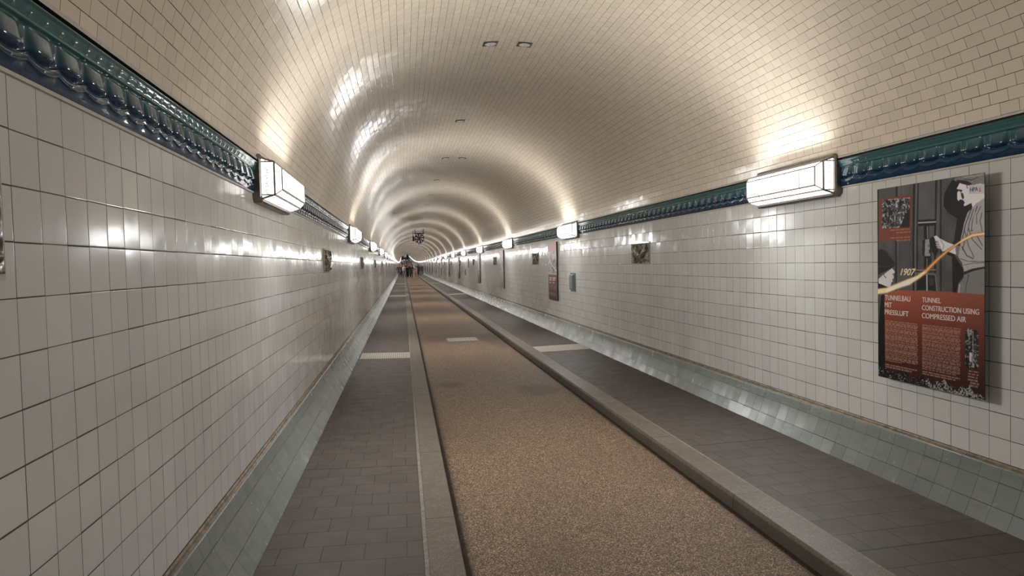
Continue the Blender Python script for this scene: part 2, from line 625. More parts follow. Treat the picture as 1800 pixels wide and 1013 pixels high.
kerb(0.088, 0.280, True, 'narrow granite kerb between the left walkway and the roadway')
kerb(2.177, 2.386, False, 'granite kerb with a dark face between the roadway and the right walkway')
S(sweep('trim_1', [(0.064, -0.004), (0.066, 0.0045), (0.088, 0.0055), (0.092, -0.004)], M['pale_mortar']), 'pale mortar line along the left kerb')
S(sweep('trim_2', [(2.384, -0.004), (2.384, 0.003), (2.398, 0.003), (2.398, -0.004)], M['pale_mortar']), 'pale mortar line along the right kerb')

for side, s, wx, ix in (('left', -1, WL, -0.82), ('right', 1, WR, 3.33)):
    # sloping plinth with a rounded nose, a mortar ledge and the dark gap under the wall tiles
    tx, tz = wx - s * 0.034, 0.322
    prof = [(wx + s * 0.0, LEDGE - 0.012), (wx - s * 0.024, LEDGE - 0.016), (wx - s * 0.031, LEDGE - 0.022), (tx, tz)]
    N = 10
    for i in range(1, N + 1):
        f = i / N
        # slightly hollow slope
        prof.append((tx + (ix - tx) * (f ** 1.25), tz + (0.012 - tz) * f))
    segm = [1, 0, 0] + [0] * N
    S(sweep('baseboard_' + side, prof, [M['plinth_tile'], M['ledge']], segm, smooth=True, v0=-0.024),
      'sloping grey-green tiled plinth at the foot of the %s wall' % side)
    S(sweep('trim_3' if s < 0 else 'trim_4', [(wx + s * 0.004, LEDGE - 0.02), (wx - s * 0.010, LEDGE - 0.014), (wx - s * 0.012, LEDGE - 0.003), (wx - s * 0.004, LEDGE + 0.006), (wx + s * 0.003, LEDGE + 0.012)],
            [M['ledge'], M['gap']], [0, 0, 0, 1]), 'brown mortar fillet between plinth and %s wall' % side)
    S(sweep('wall_' + side, [(wx, LEDGE), (wx, COR0 - 0.004)], M['wall_tile']), 'white glazed square tiles of the %s wall' % side)
    # pale strip under the cornice
    S(sweep('trim_5' if s < 0 else 'trim_6', [(wx, COR0 - 0.014), (wx - s * 0.008, COR0 - 0.012), (wx - s * 0.009, COR0 - 0.001), (wx, COR0 + 0.001)], M['beige_trim']),
      'pale strip under the teal cornice of the %s wall' % side)
    # strip where the vault starts
    zt = COR1 + 0.018
    S(sweep('trim_7' if s < 0 else 'trim_8', [(wx - s * 0.006, COR1 - 0.004), (wx - s * 0.006, zt), (wx - s * 0.038, zt), (wx - s * 0.040, zt + 0.014), (wx - s * 0.022, zt + 0.018)],
            [M['black'], M['beige_trim']], [0, 0, 1, 1]), 'dark gap and pale strip above the teal cornice of the %s wall' % side)

# vault
t0 = math.asin((COR1 + 0.030 - EZ) / EB)
prof = []
NV = 72
for i in range(NV + 1):
    t = t0 + (math.pi - 2 * t0) * i / NV
    prof.append((CX - EA * math.cos(t), EZ + EB * math.sin(t)))
S(sweep('ceiling', prof, M['vault_tile'], smooth=True, v0=0.01), 'cream tiled barrel vault over the whole tunnel')


# glazed cornice: ribs, hanging cushions, scalloped ribbon
def cornice(side, s, wx):
    P = 0.1765
    T = np.array([0, .04, .08, .12, .15, .18, .21, .24, .27, .30, .33, .37, .41, .45, .5, .55, .6, .65, .69, .72, .74, .76, .79, .85, .92, .955, .975, 1.0, 1.03])
    cols = []
    y = -6.0 * P
    ylist = [Y0]
    step1, step2, step3 = P / 14, P / 7, P / 4
    yy = -1.2
    while yy < 22:
        ylist.append(yy)
        yy += step1
    while yy < 55:
        ylist.append(yy)
        yy += step2
    while yy < 110:
        ylist.append(yy)
        yy += step3
    ylist += [v for v in YS if v > 110.5]
    Yv = np.array(ylist)
    flat = (Yv < -1.1) | (Yv > 110.2)
    ss = Yv / P
    q = np.abs(((ss + .5) % 1.0) - .5)          # 0 on a rib, .5 between
    q = np.where(flat, .32, q)
    T = np.array([0] * 43, float)
    tr1 = .285 - .085 * np.sin(np.pi * q) ** .8
    rows = [0 * tr1, .5 * (tr1 - .075), tr1 - .075]
    rows += [tr1 + d_ for d_ in (-.062, -.054, -.046, -.038, -.028, -.01, .01, .028, .038, .046, .054, .062, .075)]
    rows += [tr1 + .075 + f_ * (.71 - tr1 - .075) for f_ in (.04, .08, .13, .19, .26, .36, .48, .6, .72, .84, .93, 1.0)]
    rows += [0 * tr1 + v_ for v_ in (.725, .737, .745, .755, .765, .78, .80, .84, .86, .88, .92, .955, .975, 1.0, 1.03)]
    TT = np.stack(rows, -1)
    Q = np.repeat(q[:, None], TT.shape[1], 1)
    T = T[:TT.shape[1]]
    tr = tr1[:, None] + 0 * TT

    def sm(a, b, x):
        k = np.clip((x - a) / (b - a), 0, 1)
        return k * k * (3 - 2 * k)
    off = .004 + .010 * sm(.0, .12, TT)
    rib = np.exp(-((TT - tr) / .034) ** 2)
    beads = np.exp(-((TT - tr - .05) / .010) ** 2) + np.exp(-((TT - tr + .05) / .010) ** 2)
    tt = np.clip((TT - tr - .06) / (.73 - tr - .06), 0, 1)
    w = sm(.055, .17, Q)
    w = np.clip(1 - np.clip((.5 - Q) / .445, 0, 1) ** 4, 0, 1)
    cushion = .002 + w * .034 * sm(0, .30, tt) * (1 - .5 * tt) * (1 - .35 * sm(.86, 1, tt)) + .014 * np.exp(-(Q / .028) ** 2)
    up = sm(-.01, .03, TT - tr - .05) * (1 - sm(.71, .74, TT))
    lo = 1 - sm(-.07, -.04, TT - tr)
    off = off * lo + (1 - lo) * (1 - up) * .016 + up * cushion
    off += .004 * rib * (TT < .5) + .007 * beads * (TT < .5)
    topb = sm(.71, .74, TT)
    off = np.where(TT > .70, (1 - topb) * off + topb * (.024 + .006 * np.exp(-((TT - .75) / .012) ** 2) + .012 * sm(.78, .95, TT)), off)
    # small studs on band and ribbon
    half = np.abs(((ss + .25) % .5) - .25) * P
    H2 = np.repeat(np.where(flat, 1, half)[:, None], TT.shape[1], 1)
    off += .005 * np.exp(-(H2 / .0065) ** 2) * (np.exp(-((TT - .86) / .025) ** 2) + np.exp(-((TT - tr) / .018) ** 2))
    off = np.where(TT > .96, .043, off)
    off = np.where(TT > 1.01, .010, off)
    Z = COR0 + (COR1 - COR0) * np.minimum(TT, 1.0)
    R = np.array([rise(v) for v in ylist])[:, None]
    X = wx - s * off
    n, m = Q.shape
    V = np.stack([X, np.repeat(Yv[:, None], m, 1), Z + R], -1).reshape(-1, 3)
    i, j = np.meshgrid(np.arange(n - 1), np.arange(m - 1), indexing='ij')
    a = (i * m + j).ravel()
    Fq = np.stack([a, a + 1, a + m + 1, a + m], -1)
    me = bpy.data.meshes.new('trim')
    me.vertices.add(len(V))
    me.vertices.foreach_set('co', V.ravel())
    me.loops.add(Fq.size)
    me.loops.foreach_set('vertex_index', Fq.ravel())
    me.polygons.add(len(Fq))
    me.polygons.foreach_set('loop_start', np.arange(0, Fq.size, 4))
    me.polygons.foreach_set('loop_total', np.full(len(Fq), 4))
    me.update()
    me.validate()
    uvl = me.uv_layers.new(name='UVMap')
    UV = np.stack([np.repeat(Yv[:, None], m, 1), TT], -1).reshape(-1, 2)
    uvl.data.foreach_set('uv', UV[Fq.ravel()].ravel())
    me.polygons.foreach_set('use_smooth', [True] * len(me.polygons))
    me.materials.append(M['cornice'])
    me.update()
    o = bpy.data.objects.new('trim_9' if s < 0 else 'trim_10', me)
    COL.objects.link(o)
    S(o, 'glossy teal-blue moulded ceramic cornice along the %s wall' % side)


cornice('left', -1, WL)
cornice('right', 1, WR)

# both ends of the tube
eb = MB()
vsA = [(x, Y1 - 0.5, z + rise(Y1)) for x, z in [(WL - .2, -0.2), (WR + .2, -0.2), (WR + .2, 4.4), (WL - .2, 4.4)]]
eb.add(vsA, [(0, 1, 2, 3)], 0)
o = eb.build('wall_far_end', [M['end_grey']])
S(o, 'dim wall closing the far end of the tunnel')
eb = MB()
eb.add([(x, Y0 + 0.2, z) for x, z in [(WL - .2, -0.2), (WR + .2, -0.2), (WR + .2, 4.4), (WL - .2, 4.4)]], [(0, 1, 2, 3)], 0)
S(eb.build('wall_near_end', [M['end_grey']]), 'plain wall behind the viewer')

# gate of the lift shaft at the far end
g = empty('lift_gate', (CX, Y1 - 1.2, rise(Y1) - 0.03))
tag(g, 'dark blue lift gate with bright glazed slots closing the far end of the tunnel', 'gate')
b = MB()
b.box(-1.9, 1.9, -0.1, 0.1, 3.0, 3.6)
b.box(-1.9, -1.6, -0.1, 0.1, 0, 3.0)
b.box(1.6, 1.9, -0.1, 0.1, 0, 3.0)
b.box(-0.12, 0.12, -0.1, 0.1, 0, 3.0)
b.build('gate_frame', [M['slate_blue']], g)
for sx in (-1, 1):
    b = MB()
    b.box(sx * 0.86 - 0.72, sx * 0.86 + 0.72, 0.0, 0.06, 0.02, 2.98)
    b.build('gate_leaf', [plain('blue_grey_leaf', (0.09, 0.10, 0.15), 0.5)], g)
t = NT('bright_slot_window')
t.set(col=(0.7, 0.75, 0.85), rough=0.3, emit=(0.8, 0.87, 1.0), estr=0.8)
for sx in (-0.45, 0.42):
    b = MB()
    b.box(sx - 0.09, sx + 0.09, -0.04, 0.0, 1.4, 3.35)
    b.build('slot_window', [t.mat], g)

# white ribbed strips across the walkways
ORD = ['nearest', 'second', 'third', 'fourth', 'fifth']
for k, y in enumerate((12.25, 37.4, 62.5, 87.6)):
    for side, xa, xb in (('left', -0.80, 0.068), ('right', 2.398, 3.32)):
        b = MB()
        n = 24
        z0 = 0.022 if side == 'left' else 0.0
        za, zb = (0.0235, 0.003) if side == 'left' else (0.003, 0.0235)
        b.add([(xa, y, za - .01), (xb, y, zb - .01), (xb, y + .84, zb - .01), (xa, y + .84, za - .01), (xa, y, za + .001), (xb, y, zb + .001), (xb, y + .84, zb + .001), (xa, y + .84, za + .001)],
              [(4, 5, 6, 7), (0, 1, 5, 4), (1, 2, 6, 5), (2, 3, 7, 6), (3, 0, 4, 7)])
        o = b.build('tactile_strip', [M['strip']])
        tag(o, '%s white ribbed strip laid across the %s walkway' % (ORD[k], side), 'tactile paving', 'white ribbed strips across the walkways')

# steel cover in the road
g = empty('drain_cover', (1.27, 15.75, ROADZ + 0.011))
tag(g, 'pale rectangular steel cover set in the tan roadway', 'manhole cover')
b = MB()
b.box(-0.34, 0.34, -0.37, 0.37, -0.01, 0.004)
b.build('cover_frame', [M['steel']], g)
b = MB()
b.box(-0.31, 0.31, -0.34, 0.34, -0.005, 0.008)
for i in range(7):
    for j in range(8):
        x, y = -0.27 + i * 0.09, -0.30 + j * 0.086
        b.box(x - .012, x + .012, y - .03, y + .03, 0.008, 0.011)
b.build('cover_plate', [plain('worn_checker_plate', (0.33, 0.31, 0.27), 0.55, 0.1)], g)

# ------------------------------------------------------------------ wall lanterns
L0 = empty('wall_lantern', (0, 0, 0))


def half(prof_len):
    pass


LEN = 1.28
b = MB()                     # casing: chamfered back plate with a rim
c = 0.035
oct_ = [(c, -.172), (LEN - c, -.172), (LEN, -.172 + c), (LEN, .172 - c), (LEN - c, .172), (c, .172), (0, .172 - c), (0, -.172 + c)]
oct2 = [(c + .01, -.160), (LEN - c - .01, -.160), (LEN - .012, -.160 + c), (LEN - .012, .160 - c), (LEN - c - .01, .160), (c + .01, .160), (.012, .160 - c), (.012, -.160 + c)]
vs = [(0.0, y, z) for y, z in oct_] + [(0.050, y, z) for y, z in oct_] + [(0.060, y, z) for y, z in oct2]
fs = []
for i in range(8):
    j = (i + 1) % 8
    fs += [(i, j, 8 + j, 8 + i), (8 + i, 8 + j, 16 + j, 16 + i)]
fs.append(tuple(range(16, 24)))
b.add(vs, fs)
b.build('casing', [M['casing']], L0)
y0, y1 = 0.035, LEN - 0.035
h1, h2, h3 = .143, .116, .076
a1, a2, a3 = .058, .145, .190
bv = .045
ya, yb = y0 + bv, y1 - bv
A = [(a1, y0, h1), (a2, y0, h2), (a2, y0, -h2), (a1, y0, -h1)]
Bq = [(a1, y1, h1), (a2, y1, h2), (a2, y1, -h2), (a1, y1, -h1)]
Fq = [(a3, ya, h3), (a3, ya, -h3), (a3, yb, h3), (a3, yb, -h3)]
vs = A + Bq + Fq
fs = [(0, 1, 2, 3), (7, 6, 5, 4), (0, 4, 5, 1), (2, 6, 7, 3), (1, 8, 9, 2), (5, 6, 11, 10), (1, 5, 10, 8), (2, 9, 11, 6), (8, 10, 11, 9)]
glass = mesh_obj('glass_shade', vs, fs, [M['glass'], M['glass_end']], L0, fm=[1, 1, 0, 0, 0, 0, 0, 0, 0])
b = MB()
R1, R2 = .0085, .0058
for P4 in (A, Bq):
    for i in range(3):
        b.bar(P4[i], P4[i + 1], R1)
    b.bar((a1, P4[0][1], h2), P4[1], R2)
    b.bar((a1, P4[0][1], -h2), P4[2], R2)
for i in range(4):
    b.bar(A[i], Bq[i], R1 if i in (1, 2) else R2)
b.bar(Fq[0], Fq[1], R2)
b.bar(Fq[2], Fq[3], R2)
b.bar(Fq[0], Fq[2], R2 + .0008)
b.bar(Fq[1], Fq[3], R1)
b.bar(A[1], Fq[0], R2)
b.bar(A[2], Fq[1], R2)
b.bar(Bq[1], Fq[2], R2)
b.bar(Bq[2], Fq[3], R2)
for k in range(1, 5):
    yf = ya + (yb - ya) * k / 5
    ye = y0 + (y1 - y0) * k / 5
    b.bar((a3, yf, h3), (a3, yf, -h3), .0048)
    for sg in (1, -1):
        b.bar((a3, yf, sg * h3), (a2, ye, sg * h2), .0042)
        b.bar((a2, ye, sg * h2), (a1, ye, sg * h1), .0042)
b.build('lead_frame', [M['lead']], glass)


def lamp_light(name, size, loc, nrm, radiance, spread):
    l = bpy.data.lights.new(name, 'AREA')
    l.shape = 'RECTANGLE'
    l.size, l.size_y = size
    l.energy = radiance * math.pi * size[0] * size[1]
    l.spread = math.radians(spread)
    l.color = (1.0, 0.995, 0.98)
    o = bpy.data.objects.new(name, l)
    COL.objects.link(o)
    o.parent = L0
    z = -Vector(nrm).normalized()          # area lights shine along -Z
    x = Vector((0, 1, 0))
    y = z.cross(x)
    o.matrix_local = Matrix.Translation(loc) @ Matrix((x, y, z)).transposed().to_4x4()
    return o


lamp_light('front_light', (1.06, .145), (a3 + .009, LEN / 2, 0), (1, 0, 0), LAMP_RADIANCE, 180)
ang = Vector((.74, 0, .67))
lamp_light('top_light', (1.12, .115), (.150, LEN / 2, .126), ang, LAMP_RADIANCE * 0.78, 175)
ang = Vector((.74, 0, -.67))
lamp_light('bottom_light', (1.12, .115), (.150, LEN / 2, -.126), ang, LAMP_RADIANCE * 1.1, 150)
KL = kids_of(L0)
first = True
WORDN = ['first', 'second', 'third', 'fourth', 'fifth', 'sixth', 'seventh', 'eighth', 'ninth', 'tenth', 'eleventh', 'twelfth']
for k in range(-1, 50):
    y = LAMP0 + PITCH * k
    for side in ('left', 'right'):
        o = L0 if first else copy_tree(L0, KL)
        first = False
        z = 2.262 + rise(y)
        tilt = math.atan((rise(y + 1) - rise(y)))
        if side == 'left':
            o.location = (WL, y, z)
            o.rotation_euler = (tilt, 0, 0)
        else:
            o.location = (WR, y + LEN, z)
            o.rotation_euler = (-tilt, 0, math.pi)
        grp = 'lit lanterns along the %s wall' % side
        if k < 0:
            lb = 'leaded glass wall lantern on the %s wall behind the viewer' % side
            grp += ' behind the viewer'
        elif k == 0:
            lb = ('large lit lantern of leaded glass seen end-on, nearest on the left wall' if side == 'left'
                  else 'large lit five-panelled leaded glass lantern on the right wall above and beyond the big poster')
        elif k < 8:
            lb = '%s lit wall lantern counted inward along the %s wall' % (WORDN[k], side)
        else:
            lb = 'tiny far-off lit lantern in the merging row deep along the %s wall' % side
            grp = 'far lanterns merging along the %s wall' % side
        tag(o, lb, 'wall lamp', grp)

# ------------------------------------------------------------------ ceiling downlights
D0 = empty('ceiling_spotlight', (0, 0, 0))
b = MB()
w = 0.082
n = 24
vs, fs = [], []
for i in range(n):
    t = 2 * math.pi * i / n
    cx, cy = math.cos(t), math.sin(t)
    k = w / max(abs(cx), abs(cy))
    vs += [(cx * k, cy * k, -0.004), (cx * 0.066, cy * 0.066, -0.008), (cx * k, cy * k, 0.02)]
for i in range(n):
    j = (i + 1) % n
    fs += [(3 * i, 3 * j, 3 * j + 1, 3 * i + 1), (3 * i, 3 * i + 2, 3 * j + 2, 3 * j)]
b.add(vs, fs)
b.build('frame', [plain('dark_spot_frame', (0.04, 0.033, 0.027), 0.5)], D0)
b = MB()
vs = [(0, 0, -0.012)]
for r_, z_ in ((0.03, -0.0115), (0.055, -0.0095), (0.067, -0.004)):
    for i in range(n):
        t = 2 * math.pi * i / n
        vs.append((r_ * math.cos(t), r_ * math.sin(t), z_))
fs = [(0, 1 + (i + 1) % n, 1 + i) for i in range(n)]
for ring in range(2):
    for i in range(n):
        a = 1 + ring * n + i
        bb = 1 + ring * n + (i + 1) % n
        fs.append((a, bb, bb + n, a + n))
b.add(vs, fs)
b.build('lens', [plain('frosted_lens', (0.62, 0.60, 0.55), 0.3)], D0)
b = MB()
b.ball((0, 0, -0.012), .005, .005, .003, nu=8, nv=5)
b.build('screw', [M['fanblack']], D0)
KD = kids_of(D0)
first = True
for k in range(0, 20):
    y = 7.80 + PITCH / 2 * k
    xs = (1.035, 1.423) if k % 2 == 0 else (1.035,)
    for x in xs:
        o = D0 if first else copy_tree(D0, KD)
        first = False
        cs = (x - CX) / EA
        zc = EZ + EB * math.sqrt(1 - cs * cs)
        slope = -EB * cs / (EA * math.sqrt(1 - cs * cs))
        o.location = (x, y, zc - 0.001)
        o.rotation_euler = (0, -math.atan(slope), 0)
        if k == 0:
            lb = '%s of the nearest pair of square-framed round spotlights in the vault' % ('left one' if x < 1.2 else 'right one')
        elif k == 1:
            lb = 'single small spotlight between the two pairs on the crown of the vault'
        elif k == 2:
            lb = '%s of the second, smaller pair of spotlights on the vault crown' % ('left one' if x < 1.2 else 'right one')
        elif k == 3:
            lb = 'tiny single spotlight beyond the second pair in the vault'
        else:
            lb = 'speck-sized spotlight far down the crown of the vault'
        tag(o, lb, 'spotlight', 'spotlights in the vault' if k < 4 else 'far spotlights in the vault')

# ------------------------------------------------------------------ relief plaques


def relief_mesh(seed):
    rs = np.random.RandomState(seed)
    W, H = 0.78, 0.30
    nx, nz = 130, 52
    u = np.linspace(0, 1, nx)
    v = np.linspace(0, 1, nz)
    U, V = np.meshgrid(u, v, indexing='ij')
    X, Z = U * W, V * H
    h = np.full(U.shape, 0.010)

    def ell(cx, cz, a, b_, ang, amp, p=1.0):
        c_, s_ = math.cos(ang), math.sin(ang)
        x = (X - cx) * c_ + (Z - cz) * s_
        z = -(X - cx) * s_ + (Z - cz) * c_
        return amp * np.clip(1 - (x / a) ** 2 - (z / b_) ** 2, 0, 1) ** (0.5 * p)
    # two fish swimming over weed
    flip = 1 if seed % 2 else -1
    for (fx, fz, sc, an) in ((0.27, 0.165, 1.0, 0.35 * flip), (0.55, 0.15, 0.85, -0.45 * flip)):
        h = np.maximum(h, 0.010 + ell(fx, fz, 0.17 * sc, 0.062 * sc, an, 0.042))
        tx, tz = fx + 0.17 * sc * math.cos(an), fz + 0.17 * sc * math.sin(an)
        h = np.maximum(h, 0.010 + ell(tx, tz + .025, 0.055, 0.02, an + .7, 0.03))
        h = np.maximum(h, 0.010 + ell(tx, tz - .025, 0.055, 0.02, an - .7, 0.03))
        h = np.maximum(h, 0.010 + ell(fx, fz + .06 * sc, 0.06, 0.022, an, 0.028))
        h = np.maximum(h, 0.010 + ell(fx - .1 * sc, fz - .012, 0.012, 0.012, 0, 0.046))
    # weed stems and waves
    for i in range(7):
        c0 = rs.uniform(0.03, W - .03)
        k = rs.uniform(-.5, .5)
        d = np.abs(X - (c0 + k * Z + 0.018 * np.sin(Z * 40 + i)))
        h = np.maximum(h, 0.010 + 0.020 * np.exp(-(d / .010) ** 2))
    for i in range(14):
        h = np.maximum(h, 0.010 + ell(rs.uniform(.02, W - .02), rs.uniform(.01, .07), rs.uniform(.012, .03), rs.uniform(.010, .02), rs.uniform(0, 3), rs.uniform(.015, .03)))
    h += 0.0025 * np.sin(X * 90 + Z * 70) + 0.002 * np.sin(Z * 160 - X * 50)
    edge = np.minimum(np.minimum(X, W - X), np.minimum(Z, H - Z))
    h = np.where(edge < 0.008, 0.014, h)
    vs = [(float(h[i, j]), float(X[i, j]), float(Z[i, j]) - H / 2) for i in range(nx) for j in range(nz)]
    fs = []
    for i in range(nx - 1):
        for j in range(nz - 1):
            a = i * nz + j
            fs.append((a, a + nz, a + nz + 1, a + 1))
    # skirt back to the wall
    base = len(vs)
    ring = [(i, 0) for i in range(nx)] + [(nx - 1, j) for j in range(1, nz)] + [(i, nz - 1) for i in range(nx - 2, -1, -1)] + [(0, j) for j in range(nz - 2, 0, -1)]
    for (i, j) in ring:
        vs.append((0.0, float(X[i, j]), float(Z[i, j]) - H / 2))
    L = len(ring)
    for k in range(L):
        k2 = (k + 1) % L
        fs.append((ring[k][0] * nz + ring[k][1], base + k, base + k2, ring[k2][0] * nz + ring[k2][1]))
    return vs, fs


RELIEF = []
for sd in (1, 2, 3):
    R0 = empty('ceramic_relief', (0, 0, 0))
    vs, fs = relief_mesh(sd)
    mesh_obj('relief_panel', vs, fs, [M['relief']], R0, smooth=True)
    b = MB()
    b.box(0, .007, -0.016, 0.0, -.166, .166)
    b.box(0, .007, 0.78, 0.796, -.166, .166)
    b.box(0, .007, 0.0, 0.78, -.166, -.150)
    b.box(0, .007, 0.0, 0.78, .150, .166)
    b.build('border', [plain('pale_glazed_border', (0.45, 0.43, 0.39), 0.12)], R0)
    RELIEF.append(R0)
KR = kids_of(None)
used = set()
for side in ('left', 'right'):
    ys = [1.19, 9.32, 17.35] + [25.5 + PITCH * i for i in range(10)] if side == 'left' else [9.52 + 8.27 * i for i in range(12)]
    for i, y in enumerate(ys):
        p = RELIEF[(i + (0 if side == 'left' else 1)) % 3]
        o = p if p.name not in used else copy_tree(p, KR)
        used.add(p.name)
        zc = 1.715
        if side == 'left':
            zc = 1.715 if i else 1.775
            o.location = (WL, y, zc)
        else:
            o.location = (WR, y + .78, zc)
            o.rotation_euler = (0, 0, math.pi)
        if side == 'left' and i == 0:
            lb = 'brown glazed relief plaque cut by the left edge of the picture'
        elif i < 5:
            lb = '%s brown glazed ceramic relief counted inward along the %s wall' % (WORDN[i], side)
            if side == 'right' and i == 0:
                lb = 'square-looking brown glazed relief on the right wall between the two nearest right lanterns'
        else:
            lb = 'small dark relief plaque far down the %s wall' % side
        tag(o, lb, 'wall plaque', 'ceramic reliefs on the %s wall' % side if i < 5 else 'far ceramic reliefs on the %s wall' % side)

# ------------------------------------------------------------------ small wall boxes
G0 = empty('wall_box', (WR, 14.30, 1.19), math.pi)
b = MB()
b.box(0, .012, 0, .42, -.195, .195)
b.build('back_plate', [M['green_box']], G0)
b = MB()
x0, x1 = .012, .055
o1 = [(.05, -.165), (.37, -.165), (.37, .165), (.05, .165)]
o2 = [(.07, -.145), (.35, -.145), (.35, .145), (.07, .145)]
vs = [(x0, y, z) for y, z in o1] + [(x1, y, z) for y, z in o2]
b.add(vs, [(i, (i + 1) % 4, 4 + (i + 1) % 4, 4 + i) for i in range(4)] + [(4, 5, 6, 7)])
b.build('housing', [M['green_box']], G0)
b = MB()
b.box(.055, .059, .09, .33, -.125, .125)
for i in range(8):
    z = -.105 + i * .03
    b.box(.059, .0615, .10, .32, z - .004, z + .004)
b.build('cover', [M['grey_panel']], G0)
KG = kids_of(None)
tag(G0, 'green-framed wall box below and beyond the second right lantern', 'wall box', 'green wall boxes')
for i, y in enumerate((39.2, 64.3)):
    o = copy_tree(G0, KG)
    o.location = (WR, y + .42, 1.19)
    o['label'] = ['small green-framed wall box midway down the right wall', 'tiny green-framed wall box farthest down the right wall'][i]

g = empty('notice_board', (WR, 37.8, 1.68), math.pi)
tag(g, 'small dark framed notice between two posters far down the right wall', 'notice')
b = MB()
b.box(0, .02, 0, .45, -.24, .24)
b.build('frame', [M['poster_edge']], g)
b = MB()
b.box(.02, .023, .03, .42, -.21, .21)
b.build('notice_sheet', [plain('olive_sheet', (0.16, 0.155, 0.11), 0.4)], g)

# ------------------------------------------------------------------ posters


def homog(src, dst):
    A_, b_ = [], []
    for (x, y), (u, v) in zip(src, dst):
        A_.append([x, y, 1, 0, 0, 0, -u * x, -u * y])
        b_.append(u)
        A_.append([0, 0, 0, x, y, 1, -v * x, -v * y])
        b_.append(v)
    h = np.linalg.solve(np.array(A_, float), np.array(b_, float))
    return np.append(h, 1).reshape(3, 3)


def happ(Hm, x, y):
    d = Hm[2, 0] * x + Hm[2, 1] * y + Hm[2, 2]
    return (Hm[0, 0] * x + Hm[0, 1] * y + Hm[0, 2]) / d, (Hm[1, 0] * x + Hm[1, 1] * y + Hm[1, 2]) / d


C7 = [(90, 128), (522, 52), (556, 978), (118, 885)]
UVc = [(0, 1), (1, 1), (1, 0), (0, 0)]
H_to_uv = homog(C7, UVc)
H_to_c = homog(UVc, C7)


def A_(x, y): return (69.1 + .2956 * x, 23.0 + .2956 * y)
def B_(x, y): return (69.1 + .2956 * x, 276.4 + .2956 * y)
def C_(x, y): return (92.1 + .4662 * x, 529.7 + .4662 * y)


class Paint:
    def __init__(self, nu, nv, seed=1):
        self.nu, self.nv = nu, nv
        self.rs = np.random.RandomState(seed)
        u, v = np.meshgrid(np.linspace(0, 1, nu), np.linspace(0, 1, nv), indexing='ij')
        self.u, self.v = u, v
        self.x, self.y = happ(H_to_c, u, v)
        self.img = np.zeros((nu, nv, 3))

    def inpoly(self, pts):
        x, y = self.x, self.y
        r = np.zeros(x.shape, bool)
        n = len(pts)
        for i in range(n):
            x1, y1 = pts[i]
            x2, y2 = pts[(i + 1) % n]
            if y1 == y2:
                continue
            c = ((y1 > y) != (y2 > y)) & (x < (x2 - x1) * (y - y1) / (y2 - y1) + x1)
            r ^= c
        return r

    def poly(self, pts, col, a=1.0, grain=0.0):
        m = self.inpoly(pts)
        c = np.array(col if hasattr(col, '__len__') else (col, col * .98, col * .98))
        val = np.broadcast_to(c, self.img.shape).copy()
        if grain:
            val += (self.rs.rand(self.nu, self.nv, 1) - .5) * grain
        self.img[m] = self.img[m] * (1 - a) + val[m] * a

    def line(self, pts, w, col, a=1.0, soft=0.6):
        c = np.array(col if hasattr(col, '__len__') else (col, col * .98, col * .98))
        d = np.full(self.x.shape, 1e9)
        for i, ((x1, y1), (x2, y2)) in enumerate(zip(pts, pts[1:])):
            L2 = (x2 - x1) ** 2 + (y2 - y1) ** 2 + 1e-9
            t = np.clip(((self.x - x1) * (x2 - x1) + (self.y - y1) * (y2 - y1)) / L2, 0, 1)
            ww = w if not hasattr(w, '__len__') else w[i] + (w[i + 1] - w[i]) * t
            dd = np.hypot(self.x - x1 - t * (x2 - x1), self.y - y1 - t * (y2 - y1)) / ww
            d = np.minimum(d, dd)
        k = np.clip((1 - d) / soft + .0, 0, 1)[..., None] * a
        self.img = self.img * (1 - k) + c * k


def blur_noise(rs, nu, nv, k):
    a = rs.rand(nu // k + 3, nv // k + 3)
    xi = np.linspace(0, a.shape[0] - 1.001, nu)
    yi = np.linspace(0, a.shape[1] - 1.001, nv)
    x0, y0_ = xi.astype(int), yi.astype(int)
    fx, fy = (xi - x0)[:, None], (yi - y0_)[None, :]
    g_ = lambda i, j: a[np.ix_(i, j)]
    return g_(x0, y0_) * (1 - fx) * (1 - fy) + g_(x0 + 1, y0_) * fx * (1 - fy) + g_(x0, y0_ + 1) * (1 - fx) * fy + g_(x0 + 1, y0_ + 1) * fx * fy


def textrows(p, u0, u1, vtop, rows, pitch, col, last=1.0, a=0.75, words=1.0, right=False):
    """rows of small illegible print"""
    for r in range(rows):
        vc = vtop - r * pitch
        m = (np.abs(p.v - vc) < pitch * .30)
        uu = u0
        endu = u1 - (u1 - u0) * p.rs.uniform(0, .03)
        if r == rows - 1:
            endu = u0 + (u1 - u0) * last
        if right:
            uu = u0 + (u1 - u0) * p.rs.uniform(0, .35)
        while uu < endu:
            wl = p.rs.uniform(.018, .055) * words
            mm = m & (p.u >= uu) & (p.u < min(uu + wl, endu))
            k = (0.45 + 0.55 * p.rs.rand(int(mm.sum()), 1)) * a
            p.img[mm] = p.img[mm] * (1 - k) + np.array(col) * k
            uu += wl + .007


